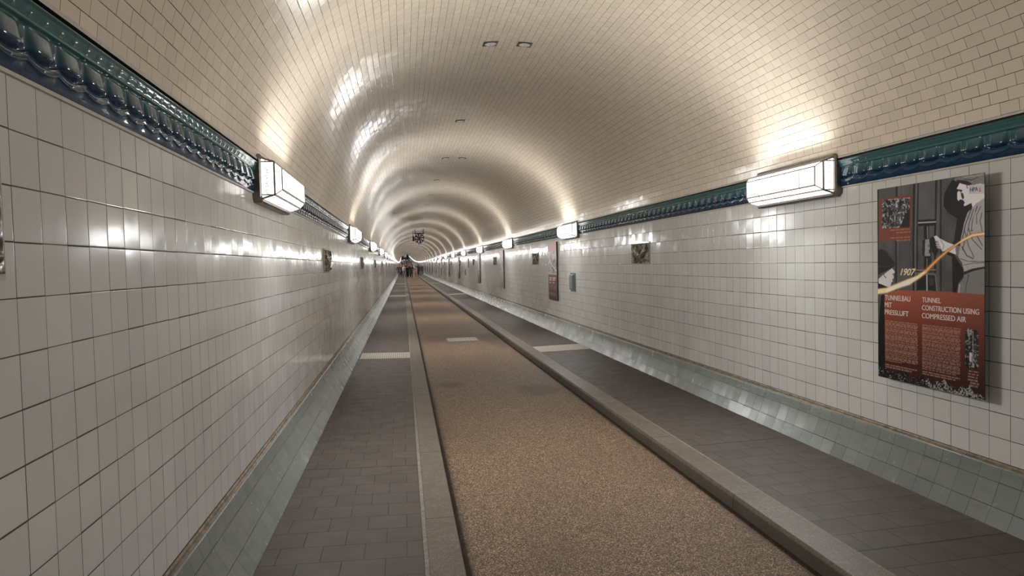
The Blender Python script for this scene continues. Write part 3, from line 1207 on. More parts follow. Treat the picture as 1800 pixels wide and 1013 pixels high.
def paint_main():
    p = Paint(330, 470, 3)
    rs = p.rs
    n1 = blur_noise(rs, p.nu, p.nv, 26)
    fine = rs.rand(p.nu, p.nv)
    base = .27 + .12 * n1 + .09 * (fine - .5) + .04 * np.sin(p.x * .9)
    p.img[:] = base[..., None] * np.array([1.0, .97, .96])
    # planks and iron posts of the shield
    for (xa, w, c) in ((82, 5, .12), (102, 3, .34), (335, 0, 0)):
        if w:
            p.line([A_(xa, 300), A_(xa + 20, 1013), B_(xa + 40, 870)], w * .6, c)
    for (xa, xb, w, c) in ((330, 350, 5, .13), (372, 372, 2.5, .42), (572, 590, 5.5, .07), (600, 612, 4, .42), (628, 640, 3.5, .08),
                           (872, 885, 5, .07), (905, 918, 3.5, .38), (935, 965, 3.5, .06)):
        p.line([A_(xa, 100), A_(xb, 1013), B_(xb + 25, 870)], w, c)
    p.poly([A_(640, 250), A_(865, 210), A_(880, 760), A_(645, 770)], .40, .55, .12)
    # big shadow of the worker
    p.poly([A_(985, 560), A_(990, 400), A_(1050, 280), A_(1110, 190), A_(1300, 170), A_(1400, 560), A_(1330, 700), A_(1240, 740), A_(1170, 730), A_(1060, 660)], .07)
    p.poly([A_(1180, 740), A_(1320, 650), A_(1250, 1013), B_(1240, 250), B_(1160, 380), B_(1290, 560), B_(1300, 660), B_(1225, 760), B_(1210, 890), B_(1150, 890), B_(1130, 400), B_(1000, 340), B_(1150, 180), A_(1150, 1000)], .075)
    # drilling machine
    p.poly([A_(645, 760), A_(885, 745), A_(895, 830), A_(650, 845)], .08)
    p.line([A_(650, 800), A_(885, 782)], 3.6, .78)
    p.poly([A_(725, 830), A_(800, 830), B_(805, 150), B_(730, 155)], .10)
    p.line([A_(775, 850), B_(785, 150)], 2.8, .58)
    p.poly([B_(715, 180), B_(760, 150), B_(830, 150), B_(848, 380), B_(835, 410), B_(745, 410), B_(715, 380)], .14)
    p.poly([B_(752, 170), B_(805, 158), B_(828, 395), B_(752, 395)], .62, 1, .12)
    p.poly([B_(740, 395), B_(835, 395), B_(838, 425), B_(742, 425)], .12)
    p.line([B_(795, 240), B_(798, 262)], 2, .1)
    p.line([B_(815, 310), B_(815, 350)], 2.5, .1)
    p.poly([B_(745, 425), B_(850, 425), B_(850, 600), B_(745, 600)], .12)
    p.line([B_(785, 430), B_(790, 590)], 2.4, .52)
    p.poly([B_(660, 430), B_(745, 440), B_(745, 560), B_(665, 560)], .30, 1, .15)
    p.line([B_(640, 590), B_(910, 580)], 3.0, .55)
    p.line([B_(640, 612), B_(910, 605)], 2.2, .10)
    p.line([B_(645, 630), B_(905, 640), B_(935, 870)], 3.4, .48)
    p.poly([B_(660, 655), B_(900, 660), B_(915, 870), B_(665, 860)], .11, 1, .10)
    p.line([B_(790, 650), B_(800, 875)], 3.6, .74)
    p.poly([B_(820, 690), B_(890, 700), B_(880, 800), B_(830, 790)], .24, 1, .15)
    p.poly([B_(820, 150), B_(880, 110), B_(940, 320), B_(900, 400), B_(850, 330)], .08)
    # forearm and fist
    arm = [B_(868, 125), B_(905, 112), B_(950, 150), B_(1060, 205), B_(1170, 238), B_(1185, 370), B_(1120, 345), B_(1040, 322), B_(985, 322), B_(955, 285), B_(948, 245), B_(920, 200), B_(890, 170)]
    p.poly(arm, .90, 1, .06)
    p.line([B_(985, 320), B_(950, 250)], 2.0, .45)
    p.line([B_(960, 170), B_(1010, 240), B_(1000, 300)], 2.0, .58)
    for (fx, fy) in ((895, 180), (905, 215), (912, 245), (925, 272)):
        p.line([B_(fx, fy), B_(fx + 38, fy + 8)], 4.4, .78)
        p.line([B_(fx, fy + 16), B_(fx + 40, fy + 24)], 1.0, .2)
    p.poly([B_(1170, 235), B_(1250, 255), B_(1235, 410), B_(1180, 372)], .50, 1, .08)
    # worker: shirt, trousers
    shirt = [A_(1560, 380), A_(1500, 470), A_(1380, 585), A_(1320, 650), A_(1275, 800), A_(1240, 1013), B_(1240, 200), B_(1215, 400), B_(1270, 480), B_(1300, 600), B_(1420, 560), B_(1600, 520), B_(1600, 0)]
    p.poly(shirt, .70, 1, .10)
    for pts, w, c in (([A_(1370, 600), A_(1300, 800), A_(1260, 1000)], 2.6, .18), ([A_(1400, 600), A_(1345, 800), A_(1320, 1000), B_(1300, 150), B_(1270, 300)], 2.2, .22),
                      ([A_(1450, 560), A_(1390, 760), A_(1380, 900), B_(1400, 30)], 2.4, .24), ([A_(1500, 560), A_(1445, 680), A_(1450, 800)], 2.0, .28),
                      ([A_(1520, 640), A_(1495, 760), A_(1530, 900)], 2.0, .20), ([B_(1280, 10), B_(1350, 250), B_(1430, 400)], 2.2, .24),
                      ([B_(1340, 0), B_(1400, 160), B_(1530, 290)], 2.2, .20), ([B_(1260, 260), B_(1330, 380), B_(1420, 420)], 2.6, .15),
                      ([B_(1450, 90), B_(1540, 240)], 2.4, .22), ([B_(1240, 420), B_(1340, 455), B_(1570, 460)], 1.8, .22),
                      ([B_(1290, 510), B_(1420, 480), B_(1590, 470)], 1.6, .25)):
        p.line(pts, w, c, .9)
    p.line([A_(1420, 650), A_(1400, 850)], 4, .74, .7)
    p.line([B_(1330, 60), B_(1420, 260)], 5, .72, .6)
    p.poly([B_(1300, 600), B_(1420, 555), B_(1600, 520), B_(1600, 545), B_(1430, 585), B_(1300, 640)], .12)
    p.poly([B_(1300, 645), B_(1430, 590), B_(1600, 548), B_(1610, 910), B_(1215, 895), B_(1235, 770), B_(1290, 700)], .50, 1, .08)
    p.line([B_(1370, 640), B_(1340, 760), B_(1330, 880)], 1.8, .25)
    p.line([B_(1245, 780), B_(1240, 890)], 4, .72)
    # worker: head
    face = [A_(1195, 250), A_(1330, 285), A_(1400, 260), A_(1560, 240), A_(1560, 430), A_(1500, 480), A_(1440, 520), A_(1385, 580), A_(1368, 515), A_(1310, 548), A_(1275, 562),
            A_(1262, 545), A_(1278, 510), A_(1255, 480), A_(1215, 470), A_(1190, 492), A_(1172, 470), A_(1168, 380), A_(1192, 345), A_(1160, 322), A_(1180, 290)]
    p.poly(face, .92, 1, .05)
    p.poly([A_(1180, 330), A_(1240, 345), A_(1230, 372), A_(1195, 365)], .15)
    p.poly([A_(1215, 375), A_(1250, 385), A_(1268, 450), A_(1245, 470), A_(1225, 430)], .22)
    p.line([A_(1290, 250), A_(1305, 320)], 2.4, .30)
    p.poly([A_(1110, 205), A_(1140, 180), A_(1260, 150), A_(1400, 115), A_(1560, 90), A_(1560, 270), A_(1450, 245), A_(1380, 290), A_(1290, 260), A_(1200, 240), A_(1140, 222)], .50, 1, .22)
    p.poly([A_(1150, 205), A_(1300, 215), A_(1370, 260), A_(1340, 285), A_(1250, 250), A_(1160, 232)], .14)
    p.line([A_(1260, 200), A_(1360, 205), A_(1450, 165)], 1.8, .2)
    p.line([A_(1260, 170), A_(1400, 150), A_(1500, 130)], 2.4, .70)
    # man in the bowler hat
    p.poly([B_(98, 330), B_(160, 308), B_(230, 340), B_(300, 440), B_(352, 500), B_(340, 535), B_(240, 600), B_(95, 680)], .12, 1, .05)
    p.line([B_(105, 548), B_(230, 552), B_(345, 512)], 1.6, .30)
    p.line([B_(200, 330), B_(290, 440)], 1.6, .22)
    p.poly([B_(125, 720), B_(190, 660), B_(310, 568), B_(352, 620), B_(325, 655), B_(338, 700), B_(315, 725), B_(322, 750), B_(290, 832), B_(250, 830), B_(130, 780)], .86, 1, .06)
    p.line([B_(192, 640), B_(205, 680), B_(232, 700)], 1.8, .2)
    p.line([B_(315, 655), B_(330, 640)], 1.6, .25)
    p.poly([B_(305, 765), B_(335, 740), B_(330, 800), B_(295, 830)], .3)
    p.poly([B_(95, 785), B_(150, 785), B_(275, 835), B_(250, 880), B_(90, 900)], .06)
    # red inset with old plan
    p.poly([A_(100, 478), A_(545, 418), B_(556, 178), B_(118, 205)], (.50, .245, .19), 1, .03)
    box = [A_(142, 495), A_(520, 455), A_(532, 862), A_(152, 885)]
    m = p.inpoly(box)
    cn = blur_noise(rs, p.nu, p.nv, 5) * blur_noise(rs, p.nu, p.nv, 2)
    cc = np.where(cn > .42, .72, np.where(cn > .2, .34, .10))
    p.img[m] = (cc[..., None] * np.ones(3))[m]
    for i in range(18):
        x0_, y0_ = rs.uniform(160, 500), rs.uniform(520, 850)
        p.line([A_(x0_, y0_), A_(x0_ + rs.uniform(-80, 80), y0_ + rs.uniform(-50, 50))], .9, rs.choice([.1, .8]), .7)
    p.line([A_(230, 492), A_(370, 478)], 1.8, .85, .8)
    p.line([A_(430, 470), A_(520, 462)], 1.8, .85, .8)
    p.poly([A_(530, 600), A_(532, 862), A_(400, 870), A_(430, 780)], .12)
    # streak of light
    pts = [B_(95, 895), B_(250, 872), B_(400, 808), B_(540, 755), B_(660, 690), B_(770, 610), B_(870, 500), B_(960, 410), B_(1050, 330), B_(1170, 238), B_(1290, 158), B_(1400, 100), B_(1560, 76)]
    p.line(pts, [15, 15, 15, 18, 15, 14, 12, 11, 10, 7, 9, 11, 12], (.74, .44, .22), .95, .7)
    p.line(pts[:6], [14, 14, 14, 14, 10, 7], (.99, .92, .72), 1, .5)
    p.line(pts[1:5], [7, 8, 15, 5], (.98, .96, .92), 1, .6)
    p.line(pts[5:10], [7, 6, 5.5, 5, 4], (.98, .74, .45), 1, .8)
    p.line(pts[9:], [3, 6, 7, 7], (.99, .90, .68), 1, .7)
    # label of the port authority
    p.poly([A_(1325, 275), A_(1528, 258), A_(1560, 258), A_(1560, 385), A_(1330, 398)], (.80, .78, .79), .9)
    # lower text panel
    edge = C_(150, 45)[1]
    pan = [C_(58, 55), C_(205, 8), C_(560, 10), C_(990, 35), C_(1100, 1000), C_(0, 1000)]
    m = p.inpoly(pan)
    vt = np.clip(p.v / .455, 0, 1)[..., None]
    # sloping left border
    mleft = p.u < .075
    lo, mid, hi = np.array([.17, .095, .09]), np.array([.42, .185, .14]), np.array([.62, .33, .25])
    c = np.where(vt < .55, lo + (mid - lo) * (vt / .55), mid + (hi - mid) * ((vt - .55) / .45))
    side = np.clip((p.u - .1) / .9, 0, 1)[..., None]
    c = c * (1.06 - .16 * side) + (rs.rand(p.nu, p.nv, 1) - .5) * .015
    p.img[m] = c[m]
    blk = m & mleft
    p.img[blk] = (.07, .06, .06)
    rag = .048 + .012 * np.sin(p.u * 31) + .010 * np.sin(p.u * 87) - .018 * p.u
    low = p.v < rag
    sp = np.where(blur_noise(rs, p.nu, p.nv, 2) > .80 - .25 * (p.u > .5), .62, .07)
    p.img[low] = (sp[..., None] * np.ones(3))[low]
    # side picture
    def cuv(x, y): return happ(H_to_uv, *C_(x, y))
    ua, va = cuv(803, 332)
    ub, vb = cuv(930, 690)
    m = (p.u > ua) & (p.u < ub) & (p.v < va) & (p.v > vb)
    cn = blur_noise(rs, p.nu, p.nv, 6) * blur_noise(rs, p.nu, p.nv, 2)
    p.img[m] = (np.where(cn > .38, .62, np.where(cn > .22, .25, .08))[..., None] * np.ones(3))[m]
    p.line([C_(872, 360), C_(880, 660)], 2.0, .7)
    p.line([C_(865, 470), C_(925, 480)], 1.4, .7)
    p.line([C_(865, 520), C_(925, 530)], 1.4, .7)
    p.line([C_(828, 335), C_(830, 390)], 2.2, .75)
    p.poly([C_(845, 540), C_(870, 545), C_(868, 620), C_(848, 615)], .8)
    # small print
    tc = (.80, .68, .62)
    u1, v1 = cuv(100, 268)
    u2, _ = cuv(388, 300)
    _, v2 = cuv(110, 612)
    textrows(p, u1, u2, v1 - .004, 27, (v1 - v2) / 26, tc, .52)
    u1b, v1 = cuv(108, 655)
    textrows(p, u1, u2, v1, 2, .0115, tc, .82)
    u1, v1 = cuv(424, 300)
    u2, _ = cuv(765, 340)
    _, v2 = cuv(436, 680)
    textrows(p, u1, u2, v1 - .004, 29, (v1 - v2) / 28, tc, .88)
    _, v1 = cuv(438, 712)
    textrows(p, u1, u2, v1, 2, .0115, tc, .88)
    u1, v1 = cuv(835, 700)
    u2, _ = cuv(935, 700)
    textrows(p, u1, u2, v1, 3, .0125, tc, .9, right=True)
    _, v1 = cuv(835, 775)
    textrows(p, u1, u2, v1, 3, .0125, tc, .9, right=True)
    u1, v1 = cuv(785, 885)
    textrows(p, u1, .98, v1, 1, .012, (.7, .66, .64), .95)
    # captions of the inset
    ua, va = happ(H_to_uv, *A_(270, 912))
    ub, _ = happ(H_to_uv, *A_(540, 900))
    for dv in (0, .016, .040, .056):
        textrows(p, ua if dv in (0, .040) else ua + .06, ub, va + .002 - dv, 1, .011, (.78, .62, .50), 1.0, .7)
    return p


def srgb(c):
    c = np.clip(c, 0, 1)
    return np.where(c <= .04045, c / 12.92, ((c + .055) / 1.055) ** 2.4)


def print_material(name):
    t = NT(name)
    a = t.n.new('ShaderNodeVertexColor')
    a.layer_name = 'print'
    return t.set(col=a.outputs[0], rough=0.28, spec=0.4)


PRINT = print_material('printed_sheet')
PW, PH = 0.94, 1.358


def print_mesh(name, p, parent, off=0.0):
    nu, nv = p.nu, p.nv
    # local frame: x out of the wall, y along the wall (u = 0 at far side), z up
    Y = p.u * PW
    Z = p.v * PH
    V = np.stack([np.zeros_like(Y), Y, Z], -1).reshape(-1, 3)
    i, j = np.meshgrid(np.arange(nu - 1), np.arange(nv - 1), indexing='ij')
    a = (i * nv + j).ravel()
    Fq_ = np.stack([a, a + nv, a + nv + 1, a + 1], -1)
    me = bpy.data.meshes.new(name)
    me.vertices.add(len(V))
    me.vertices.foreach_set('co', V.ravel())
    me.loops.add(Fq_.size)
    me.loops.foreach_set('vertex_index', Fq_.ravel())
    me.polygons.add(len(Fq_))
    me.polygons.foreach_set('loop_start', np.arange(0, Fq_.size, 4))
    me.polygons.foreach_set('loop_total', np.full(len(Fq_), 4))
    me.update()
    at = me.color_attributes.new(name='print', type='FLOAT_COLOR', domain='POINT')
    col = np.concatenate([srgb(p.img), np.ones((nu, nv, 1))], -1).reshape(-1, 4)
    at.data.foreach_set('color', col.ravel())
    me.materials.append(PRINT)
    me.validate()
    me.update()
    o = bpy.data.objects.new(name, me)
    COL.objects.link(o)
    o.parent = parent
    o.location = (0.0805 - off, 0, 0)
    return o


def text_part(parent, s, rect, mat, name, shear=0.0, bold=0.0):
    """rect = u0, v0, u1, v1 on the poster"""
    cu = bpy.data.curves.new('lettering', 'FONT')
    cu.body = s
    cu.shear = shear
    cu.offset = bold if shear else 0.0
    tmp = bpy.data.objects.new('tmp', cu)
    COL.objects.link(tmp)
    dg = bpy.context.evaluated_depsgraph_get()
    me = bpy.data.meshes.new_from_object(tmp.evaluated_get(dg))
    bpy.data.objects.remove(tmp, do_unlink=True)
    n = len(me.vertices)
    co = np.zeros(n * 3)
    me.vertices.foreach_get('co', co)
    co = co.reshape(-1, 3)
    mn, mx = co.min(0), co.max(0)
    k = (co - mn) / np.maximum(mx - mn, 1e-6)
    u0, v0, u1, v1 = rect
    out = np.stack([np.full(n, 0.0812), (u0 + (u1 - u0) * k[:, 0]) * PW, (v0 + (v1 - v0) * k[:, 1]) * PH], -1)
    me.vertices.foreach_set('co', out.ravel())
    if not shear:
        # stroke weight: the same letters twice, a hair apart
        fs = [tuple(p.vertices) for p in me.polygons]
        sh = np.array([0.0001, 0.0022, 0.0004])
        me2 = bpy.data.meshes.new('lettering')
        me2.from_pydata([tuple(v) for v in out] + [tuple(v + sh) for v in out], [], fs + [tuple(i + n for i in f) for f in fs])
        me = me2
    me.materials.clear()
    me.materials.append(mat)
    me.update()
    o = bpy.data.objects.new(name, me)
    COL.objects.link(o)
    o.parent = parent
    return o


def poster_base(y_near, label, off=0.0):
    # standing off the wall; near edge at y_near, so u = 0 lies at y_near + PW
    g_ = empty('information_panel', (WR, y_near + PW, 0.728), math.pi)
    tag(g_, label, 'poster', 'information panels on the right wall')
    b_ = MB()
    b_.box(0.0760 if off == 0 else 0.006, 0.0800 - off, 0, PW, 0, PH)
    b_.build('backing_board', [M['poster_edge']], g_)
    b_ = MB()
    for yy in (.12, PW - .12):
        for zz in (.14, PH - .14):
            b_.bar((0.0015, yy, zz), (0.076 if off == 0 else 0.007, yy, zz), .012, n=10)
    b_.build('spacer', [M['steel']], g_)
    return g_


g = poster_base(3.642, 'large history poster of a worker at a drill above red text, nearest on right')
pm = paint_main()
print_mesh('printed_sheet', pm, g)
cream = plain('pale_pink_print', (0.70, 0.60, 0.56), 0.4, grain=0.02)
yellow = plain('cream_print', (0.86, 0.72, 0.45), 0.4, grain=0.02)
navy = plain('navy_print', (0.03, 0.03, 0.09), 0.4, grain=0.02)
redp = plain('red_print', (0.55, 0.10, 0.07), 0.4, grain=0.02)


def rectC(x0, ytop, x1, ybot, fn=C_):
    ua, va = happ(H_to_uv, *fn(x0, ytop))
    ub, vb = happ(H_to_uv, *fn(x1, ybot))
    return ua, va, ub, vb


def heading(s, fn, x0, yt0, yb0, x1, mat, shear=0.0, name='heading', bold=0.0):
    u0, vt = happ(H_to_uv, *fn(x0, yt0))
    _, vb = happ(H_to_uv, *fn(x0, yb0))
    u1, _ = happ(H_to_uv, *fn(x1, yt0 + (x1 - x0) * .1))
    text_part(g, s, (u0, vb, u1, vt), mat, name, shear, bold)


heading('TUNNELBAU', C_, 92, 50, 94, 313, cream, bold=.006)
heading('MIT', C_, 92, 114, 155, 153, cream, bold=.006)
heading('PRESSLUFT', C_, 94, 177, 219, 301, cream, bold=.006)
heading('TUNNEL', C_, 417, 65, 108, 580, cream, bold=.008)
heading('CONSTRUCTION USING', C_, 418, 133, 177, 918, cream, bold=.008)
heading('COMPRESSED AIR', C_, 420, 202, 246, 806, cream, bold=.008)
heading('1907', B_, 422, 570, 665, 640, yellow, shear=.35, name='year', bold=.022)
heading('HPA', A_, 1343, 312, 366, 1448, navy, name='logo', bold=.03)
b = MB()
u0, v0 = happ(H_to_uv, *A_(1478, 305))
yy, zz = u0 * PW, v0 * PH
for k, (dz, rr) in enumerate(((0, .004), (-.009, .006), (-.020, .008))):
    b.ball((.0812, yy, zz + dz), .0004, rr, rr * .6, nu=10, nv=6)
b.build('emblem', [redp], g)


def paint_small(seed, top, low, bars=True, pale=0.0):
    p = Paint(60, 86, seed)
    rs = p.rs
    n1 = blur_noise(rs, p.nu, p.nv, 9)
    p.img[:] = (.30 + .25 * n1)[..., None]
    m = p.v > .84
    p.img[m] = top
    m = (p.v < .84) & (p.v > .45)
    n2 = blur_noise(rs, p.nu, p.nv, 6)
    p.img[m] = (.25 + .45 * (n2 > .5) + .1 * n1)[..., None][m] * np.array([1, .96, .98])
    st = np.abs(p.v - (.72 - .25 * np.abs(p.u - .2) ** .6 - .0 * p.u)) < .02
    p.img[st & (p.v > .45)] = (.85, .82, .78)
    m = p.v < .45
    k = np.clip(p.v / .45, 0, 1)[..., None]
    p.img[m] = (np.array(low) * (.62 + .5 * k))[m]
    p.img[np.abs(p.v - .455) < .008] = (.8, .76, .72)
    if bars:
        for q in range(3):
            v0_ = .385 - .04 * q
            for ua, ub in ((.12, .12 + .30 - .05 * q), (.50, .86 - .09 * q)):
                m = (np.abs(p.v - v0_) < .012) & (p.u > ua) & (p.u < ub)
                p.img[m] = (.86, .78, .76)
        for q in range(14):
            v0_ = .25 - .013 * q
            m = (np.abs(p.v - v0_) < .004) & (((p.u > .12) & (p.u < .44)) | ((p.u > .5) & (p.u < .86)))
            p.img[m] = p.img[m] * .7 + .22
    if pale:
        p.img = p.img * (1 - pale) + np.array([.72, .70, .66]) * pale
    return p


rest = [(15.5, 'tall poster with pinkish red top and maroon lower half beyond the green wall box', (.66, .36, .33), (.42, .20, .20), True, 0),
        (24.05, 'poster with a pink top and a painted-in pale reflection between the third and fourth right lanterns', (.72, .50, .48), (.66, .63, .60), False, .35),  # wall reflection on this sheet is painted in as pale print colour
        (31.65, 'poster with a grey picture and dark lower edge, past the fourth right lantern', (.60, .45, .44), (.34, .22, .23), True, .1)]
for i, (y, lb, tp, lw, br, pl) in enumerate(rest):
    g = poster_base(y, lb, 0.045)
    print_mesh('printed_sheet', paint_small(20 + i, tp, lw, br, pl), g, 0.045)
yy_ = [43.6, 53.3, 64.2, 73.3, 85.2, 93.6, 103.0, 113.0, 124.0, 135.0]
g = poster_base(yy_[0], '', 0.045)
print_mesh('printed_sheet', paint_small(31, (.5, .35, .34), (.33, .22, .22), True, 0), g, 0.045)
KP = kids_of(None)
for i, y in enumerate(yy_):
    o = g if i == 0 else copy_tree(g, KP)
    o.location = (WR, y + PW, .728 + rise(y))
    if i < 3:
        o['label'] = ['narrow-looking dark poster beyond the fifth right lantern', 'dark sliver of a poster past the small green box and the fifth right lantern group',
                      'thin dark poster edge a little before the row of far posters on the right wall'][i]
    else:
        o['label'] = 'sliver-thin far poster deep along the right wall'
        o['group'] = 'far information panels on the right wall'

# ------------------------------------------------------------------ jet fan under the vault
FY = 47.5
g = empty('jet_fan', (1.13, FY, EYE + 1.83))
tag(g, 'black-bladed round ventilation fan hanging under the vault far ahead', 'fan')


def ring(bm, r0, r1, ya_, yb_, n=40, mi=0):
    vs_, fs_ = [], []
    for i in range(n):
        t_ = 2 * math.pi * i / n
        c_, s_ = math.cos(t_), math.sin(t_)
        vs_ += [(r0 * c_, ya_, r0 * s_), (r1 * c_, ya_, r1 * s_), (r1 * c_, yb_, r1 * s_), (r0 * c_, yb_, r0 * s_)]
    for i in range(n):
        j = (i + 1) % n
        for k in range(4):
            k2 = (k + 1) % 4
            fs_.append((4 * i + k, 4 * i + k2, 4 * j + k2, 4 * j + k))
    bm.add(vs_, fs_, mi)


b = MB()
ring(b, .285, .325, 0, .12)
ring(b, .30, .315, .12, .62)
b.build('fan_casing', [M['fanblack']], g)
b = MB()
ring(b, 0.0001, .088, .02, .30, 24)
for k in range(4):
    t_ = math.pi / 2 * k + .6
    b.bar((0, .45, 0), (.305 * math.cos(t_), .45, .305 * math.sin(t_)), .008)
hub = b.build('hub', [M['fanblack']], g)
for k in range(8):
    b = MB()
    t_ = 2 * math.pi * k / 8 + .2
    d1 = .20
    pts_ = []
    for rr, wd, tw in ((.07, .026, .9), (.18, .046, .75), (.29, .056, .6)):
        for sg in (-1, 1):
            ang = t_ + sg * wd / rr * .85
            yy = .10 + sg * wd * math.sin(tw)
            pts_.append((rr * math.cos(ang), yy, rr * math.sin(ang)))
    v2 = [(x, y + .008, z) for x, y, z in pts_]
    b.add(pts_ + v2, [(0, 1, 3, 2), (2, 3, 5, 4), (8, 9, 7, 6), (10, 11, 9, 8), (0, 2, 8, 6), (2, 4, 10, 8), (1, 7, 9, 3), (3, 9, 11, 5), (4, 5, 11, 10), (0, 6, 7, 1)])
    b.build('blade', [M['fanblack']], hub)
b = MB()
for x in (-.30, .30):
    for y in (.15, .55):
        zt = EZ + EB * math.sqrt(1 - ((1.13 + x - CX) / EA) ** 2) - (EYE + 1.83)
        b.bar((x * .8, y, .15), (x, y, zt + .02), .018, n=8)
b.box(-.34, .34, .13, .17, .33, .37)
b.box(-.34, .34, .53, .57, .33, .37)
b.build('hanger', [M['fanblack']], g)
b = MB()
b.box(-.46, -.34, .0, .5, -.18, .12)
b.box(-.44, -.40, .05, .12, .12, .50)
b.build('control_box', [M['fanblack']], g)
b = MB()
b.box(-.12, .12, .1, .5, -.42, -.32)
b.bar((-.2, .3, -.20), (-.22, .3, -.40), .02)
b.bar((.2, .3, -.20), (.22, .3, -.40), .02)
b.build('deflector', [M['duct']], g)

# ------------------------------------------------------------------ people


def skin_mesh(name, V, E, R, sub=1):
    me = bpy.data.meshes.new(name)
    me.from_pydata(V, E, [])
    o_ = bpy.data.objects.new('tmp', me)
    COL.objects.link(o_)
    md = o_.modifiers.new('s', 'SKIN')
    md.use_smooth_shade = True
    if sub:
        sb = o_.modifiers.new('d', 'SUBSURF')
        sb.levels = sb.render_levels = sub
    for i, r in enumerate(R):
        sv = me.skin_vertices[0].data[i]
        sv.radius = r if hasattr(r, '__len__') else (r, r)
        sv.use_root = (i == 0)
    dg = bpy.context.evaluated_depsgraph_get()
    out = bpy.data.meshes.new_from_object(o_.evaluated_get(dg))
    bpy.data.objects.remove(o_, do_unlink=True)
    out.name = name
    out.polygons.foreach_set('use_smooth', [True] * len(out.polygons))
    return out


def pose(ph, female=False):
    """joint positions of a walking figure facing -Y, 1.72 m tall"""
    st = math.sin(ph) * .30
    sw = .42 if female else .46
    J = {'pel': (0, 0, .94), 'bel': (0, 0, 1.08), 'che': (0, -.01, 1.27), 'nec': (0, 0, 1.47), 'hd0': (0, -.012, 1.55), 'hd1': (0, -.018, 1.63), 'top': (0, -.005, 1.685)}
    for s_, nm_ in ((-1, 'l'), (1, 'r')):
        f = st * s_
        J['hip' + nm_] = (s_ * .095, 0, .90)
        J['kne' + nm_] = (s_ * .10, -f * .55 - .035, .50)
        J['ank' + nm_] = (s_ * .10, -f + (.03 if f < 0 else 0), .10 + (.05 if f < 0 else 0))
        J['toe' + nm_] = (s_ * .115, -f - .13, .04 + (.02 if f < 0 else 0))
        J['sho' + nm_] = (s_ * sw * .42, 0, 1.415)
        J['elb' + nm_] = (s_ * (sw * .5 + .02), f * .45 + .03, 1.13)
        J['wri' + nm_] = (s_ * (sw * .5 + .01), f * .8 - .05, .89)
        J['pal' + nm_] = (s_ * (sw * .5), f * .9 - .07, .82)
    return J


def body_meshes(key, ph, female):
    J = pose(ph, female)
    V, R, E, idx = [], [], [], {}

    def a(nm_, r, pos=None):
        idx[nm_] = len(V)
        V.append(pos or J[nm_])
        R.append(r)
        return idx[nm_]

    def e(x, y): E.append((idx[x], idx[y]))
    a('pel', (.115, .095)); a('bel', (.105, .085)); a('che', (.125, .10)); a('nec', .052); a('hd0', (.066, .078)); a('hd1', (.076, .092)); a('top', (.05, .06))
    for x, y in (('pel', 'bel'), ('bel', 'che'), ('che', 'nec'), ('nec', 'hd0'), ('hd0', 'hd1'), ('hd1', 'top')):
        e(x, y)
    a('nose', .012, (0, J['hd0'][1] - .095, 1.585)); e('hd0', 'nose')
    for nm_ in 'lr':
        a('hip' + nm_, .082); a('kne' + nm_, .052); a('ank' + nm_, .036); a('toe' + nm_, (.035, .025))
        a('sho' + nm_, .052); a('elb' + nm_, .038); a('wri' + nm_, .025); a('pal' + nm_, (.034, .016))
        e('pel', 'hip' + nm_); e('hip' + nm_, 'kne' + nm_); e('kne' + nm_, 'ank' + nm_); e('ank' + nm_, 'toe' + nm_)
        e('che', 'sho' + nm_); e('sho' + nm_, 'elb' + nm_); e('elb' + nm_, 'wri' + nm_); e('wri' + nm_, 'pal' + nm_)
        px, py, pz = J['pal' + nm_]
        s_ = -1 if nm_ == 'l' else 1
        for k, (dy, ln) in enumerate(((-.030, .062), (-.010, .070), (.010, .066), (.030, .052))):
            a('f%s%d' % (nm_, k), .009, (px, py + dy, pz - .045)); e('pal' + nm_, 'f%s%d' % (nm_, k))
            a('g%s%d' % (nm_, k), .007, (px - s_ * .018, py + dy - .008, pz - .035 - ln)); e('f%s%d' % (nm_, k), 'g%s%d' % (nm_, k))
        a('t' + nm_, .010, (px - s_ * .02, py - .045, pz - .012)); e('pal' + nm_, 't' + nm_)
        a('u' + nm_, .008, (px - s_ * .03, py - .06, pz - .045)); e('t' + nm_, 'u' + nm_)
    body = skin_mesh('body', V, E, R, 1)
    # jacket
    jv = [(0, 0, .86), J['bel'], J['che'], (0, 0, 1.43)]
    jr = [(.165, .135), (.145, .118), (.16, .125), (.085, .075)]
    je = [(0, 1), (1, 2), (2, 3)]
    for nm_ in 'lr':
        b0 = len(jv)
        jv += [J['sho' + nm_], J['elb' + nm_], J['wri' + nm_]]
        jr += [.072, .056, .042]
        je += [(2, b0), (b0, b0 + 1), (b0 + 1, b0 + 2)]
    jacket = skin_mesh('jacket', jv, je, jr, 1)
    tv, tr_, te = [(0, 0, .95), (0, 0, 1.02)], [(.135, .115), (.12, .10)], [(0, 1)]
    for nm_ in 'lr':
        b0 = len(tv)
        h_, k_, n_ = J['hip' + nm_], J['kne' + nm_], J['ank' + nm_]
        tv += [(h_[0], h_[1], .86), k_, n_]
        tr_ += [.098, .07, .058]
        te += [(0, b0), (b0, b0 + 1), (b0 + 1, b0 + 2)]
    trousers = skin_mesh('trousers', tv, te, tr_, 1)
    return {'J': J, 'body': body, 'jacket': jacket, 'trousers': trousers}


VARIANTS = [body_meshes('a', 1.2, False), body_meshes('b', -1.1, True), body_meshes('c', .4, True), body_meshes('d', -.5, False)]


def flatmat(name, c, rough=.8):
    return plain(name, c, rough, grain=.15, scale=25)


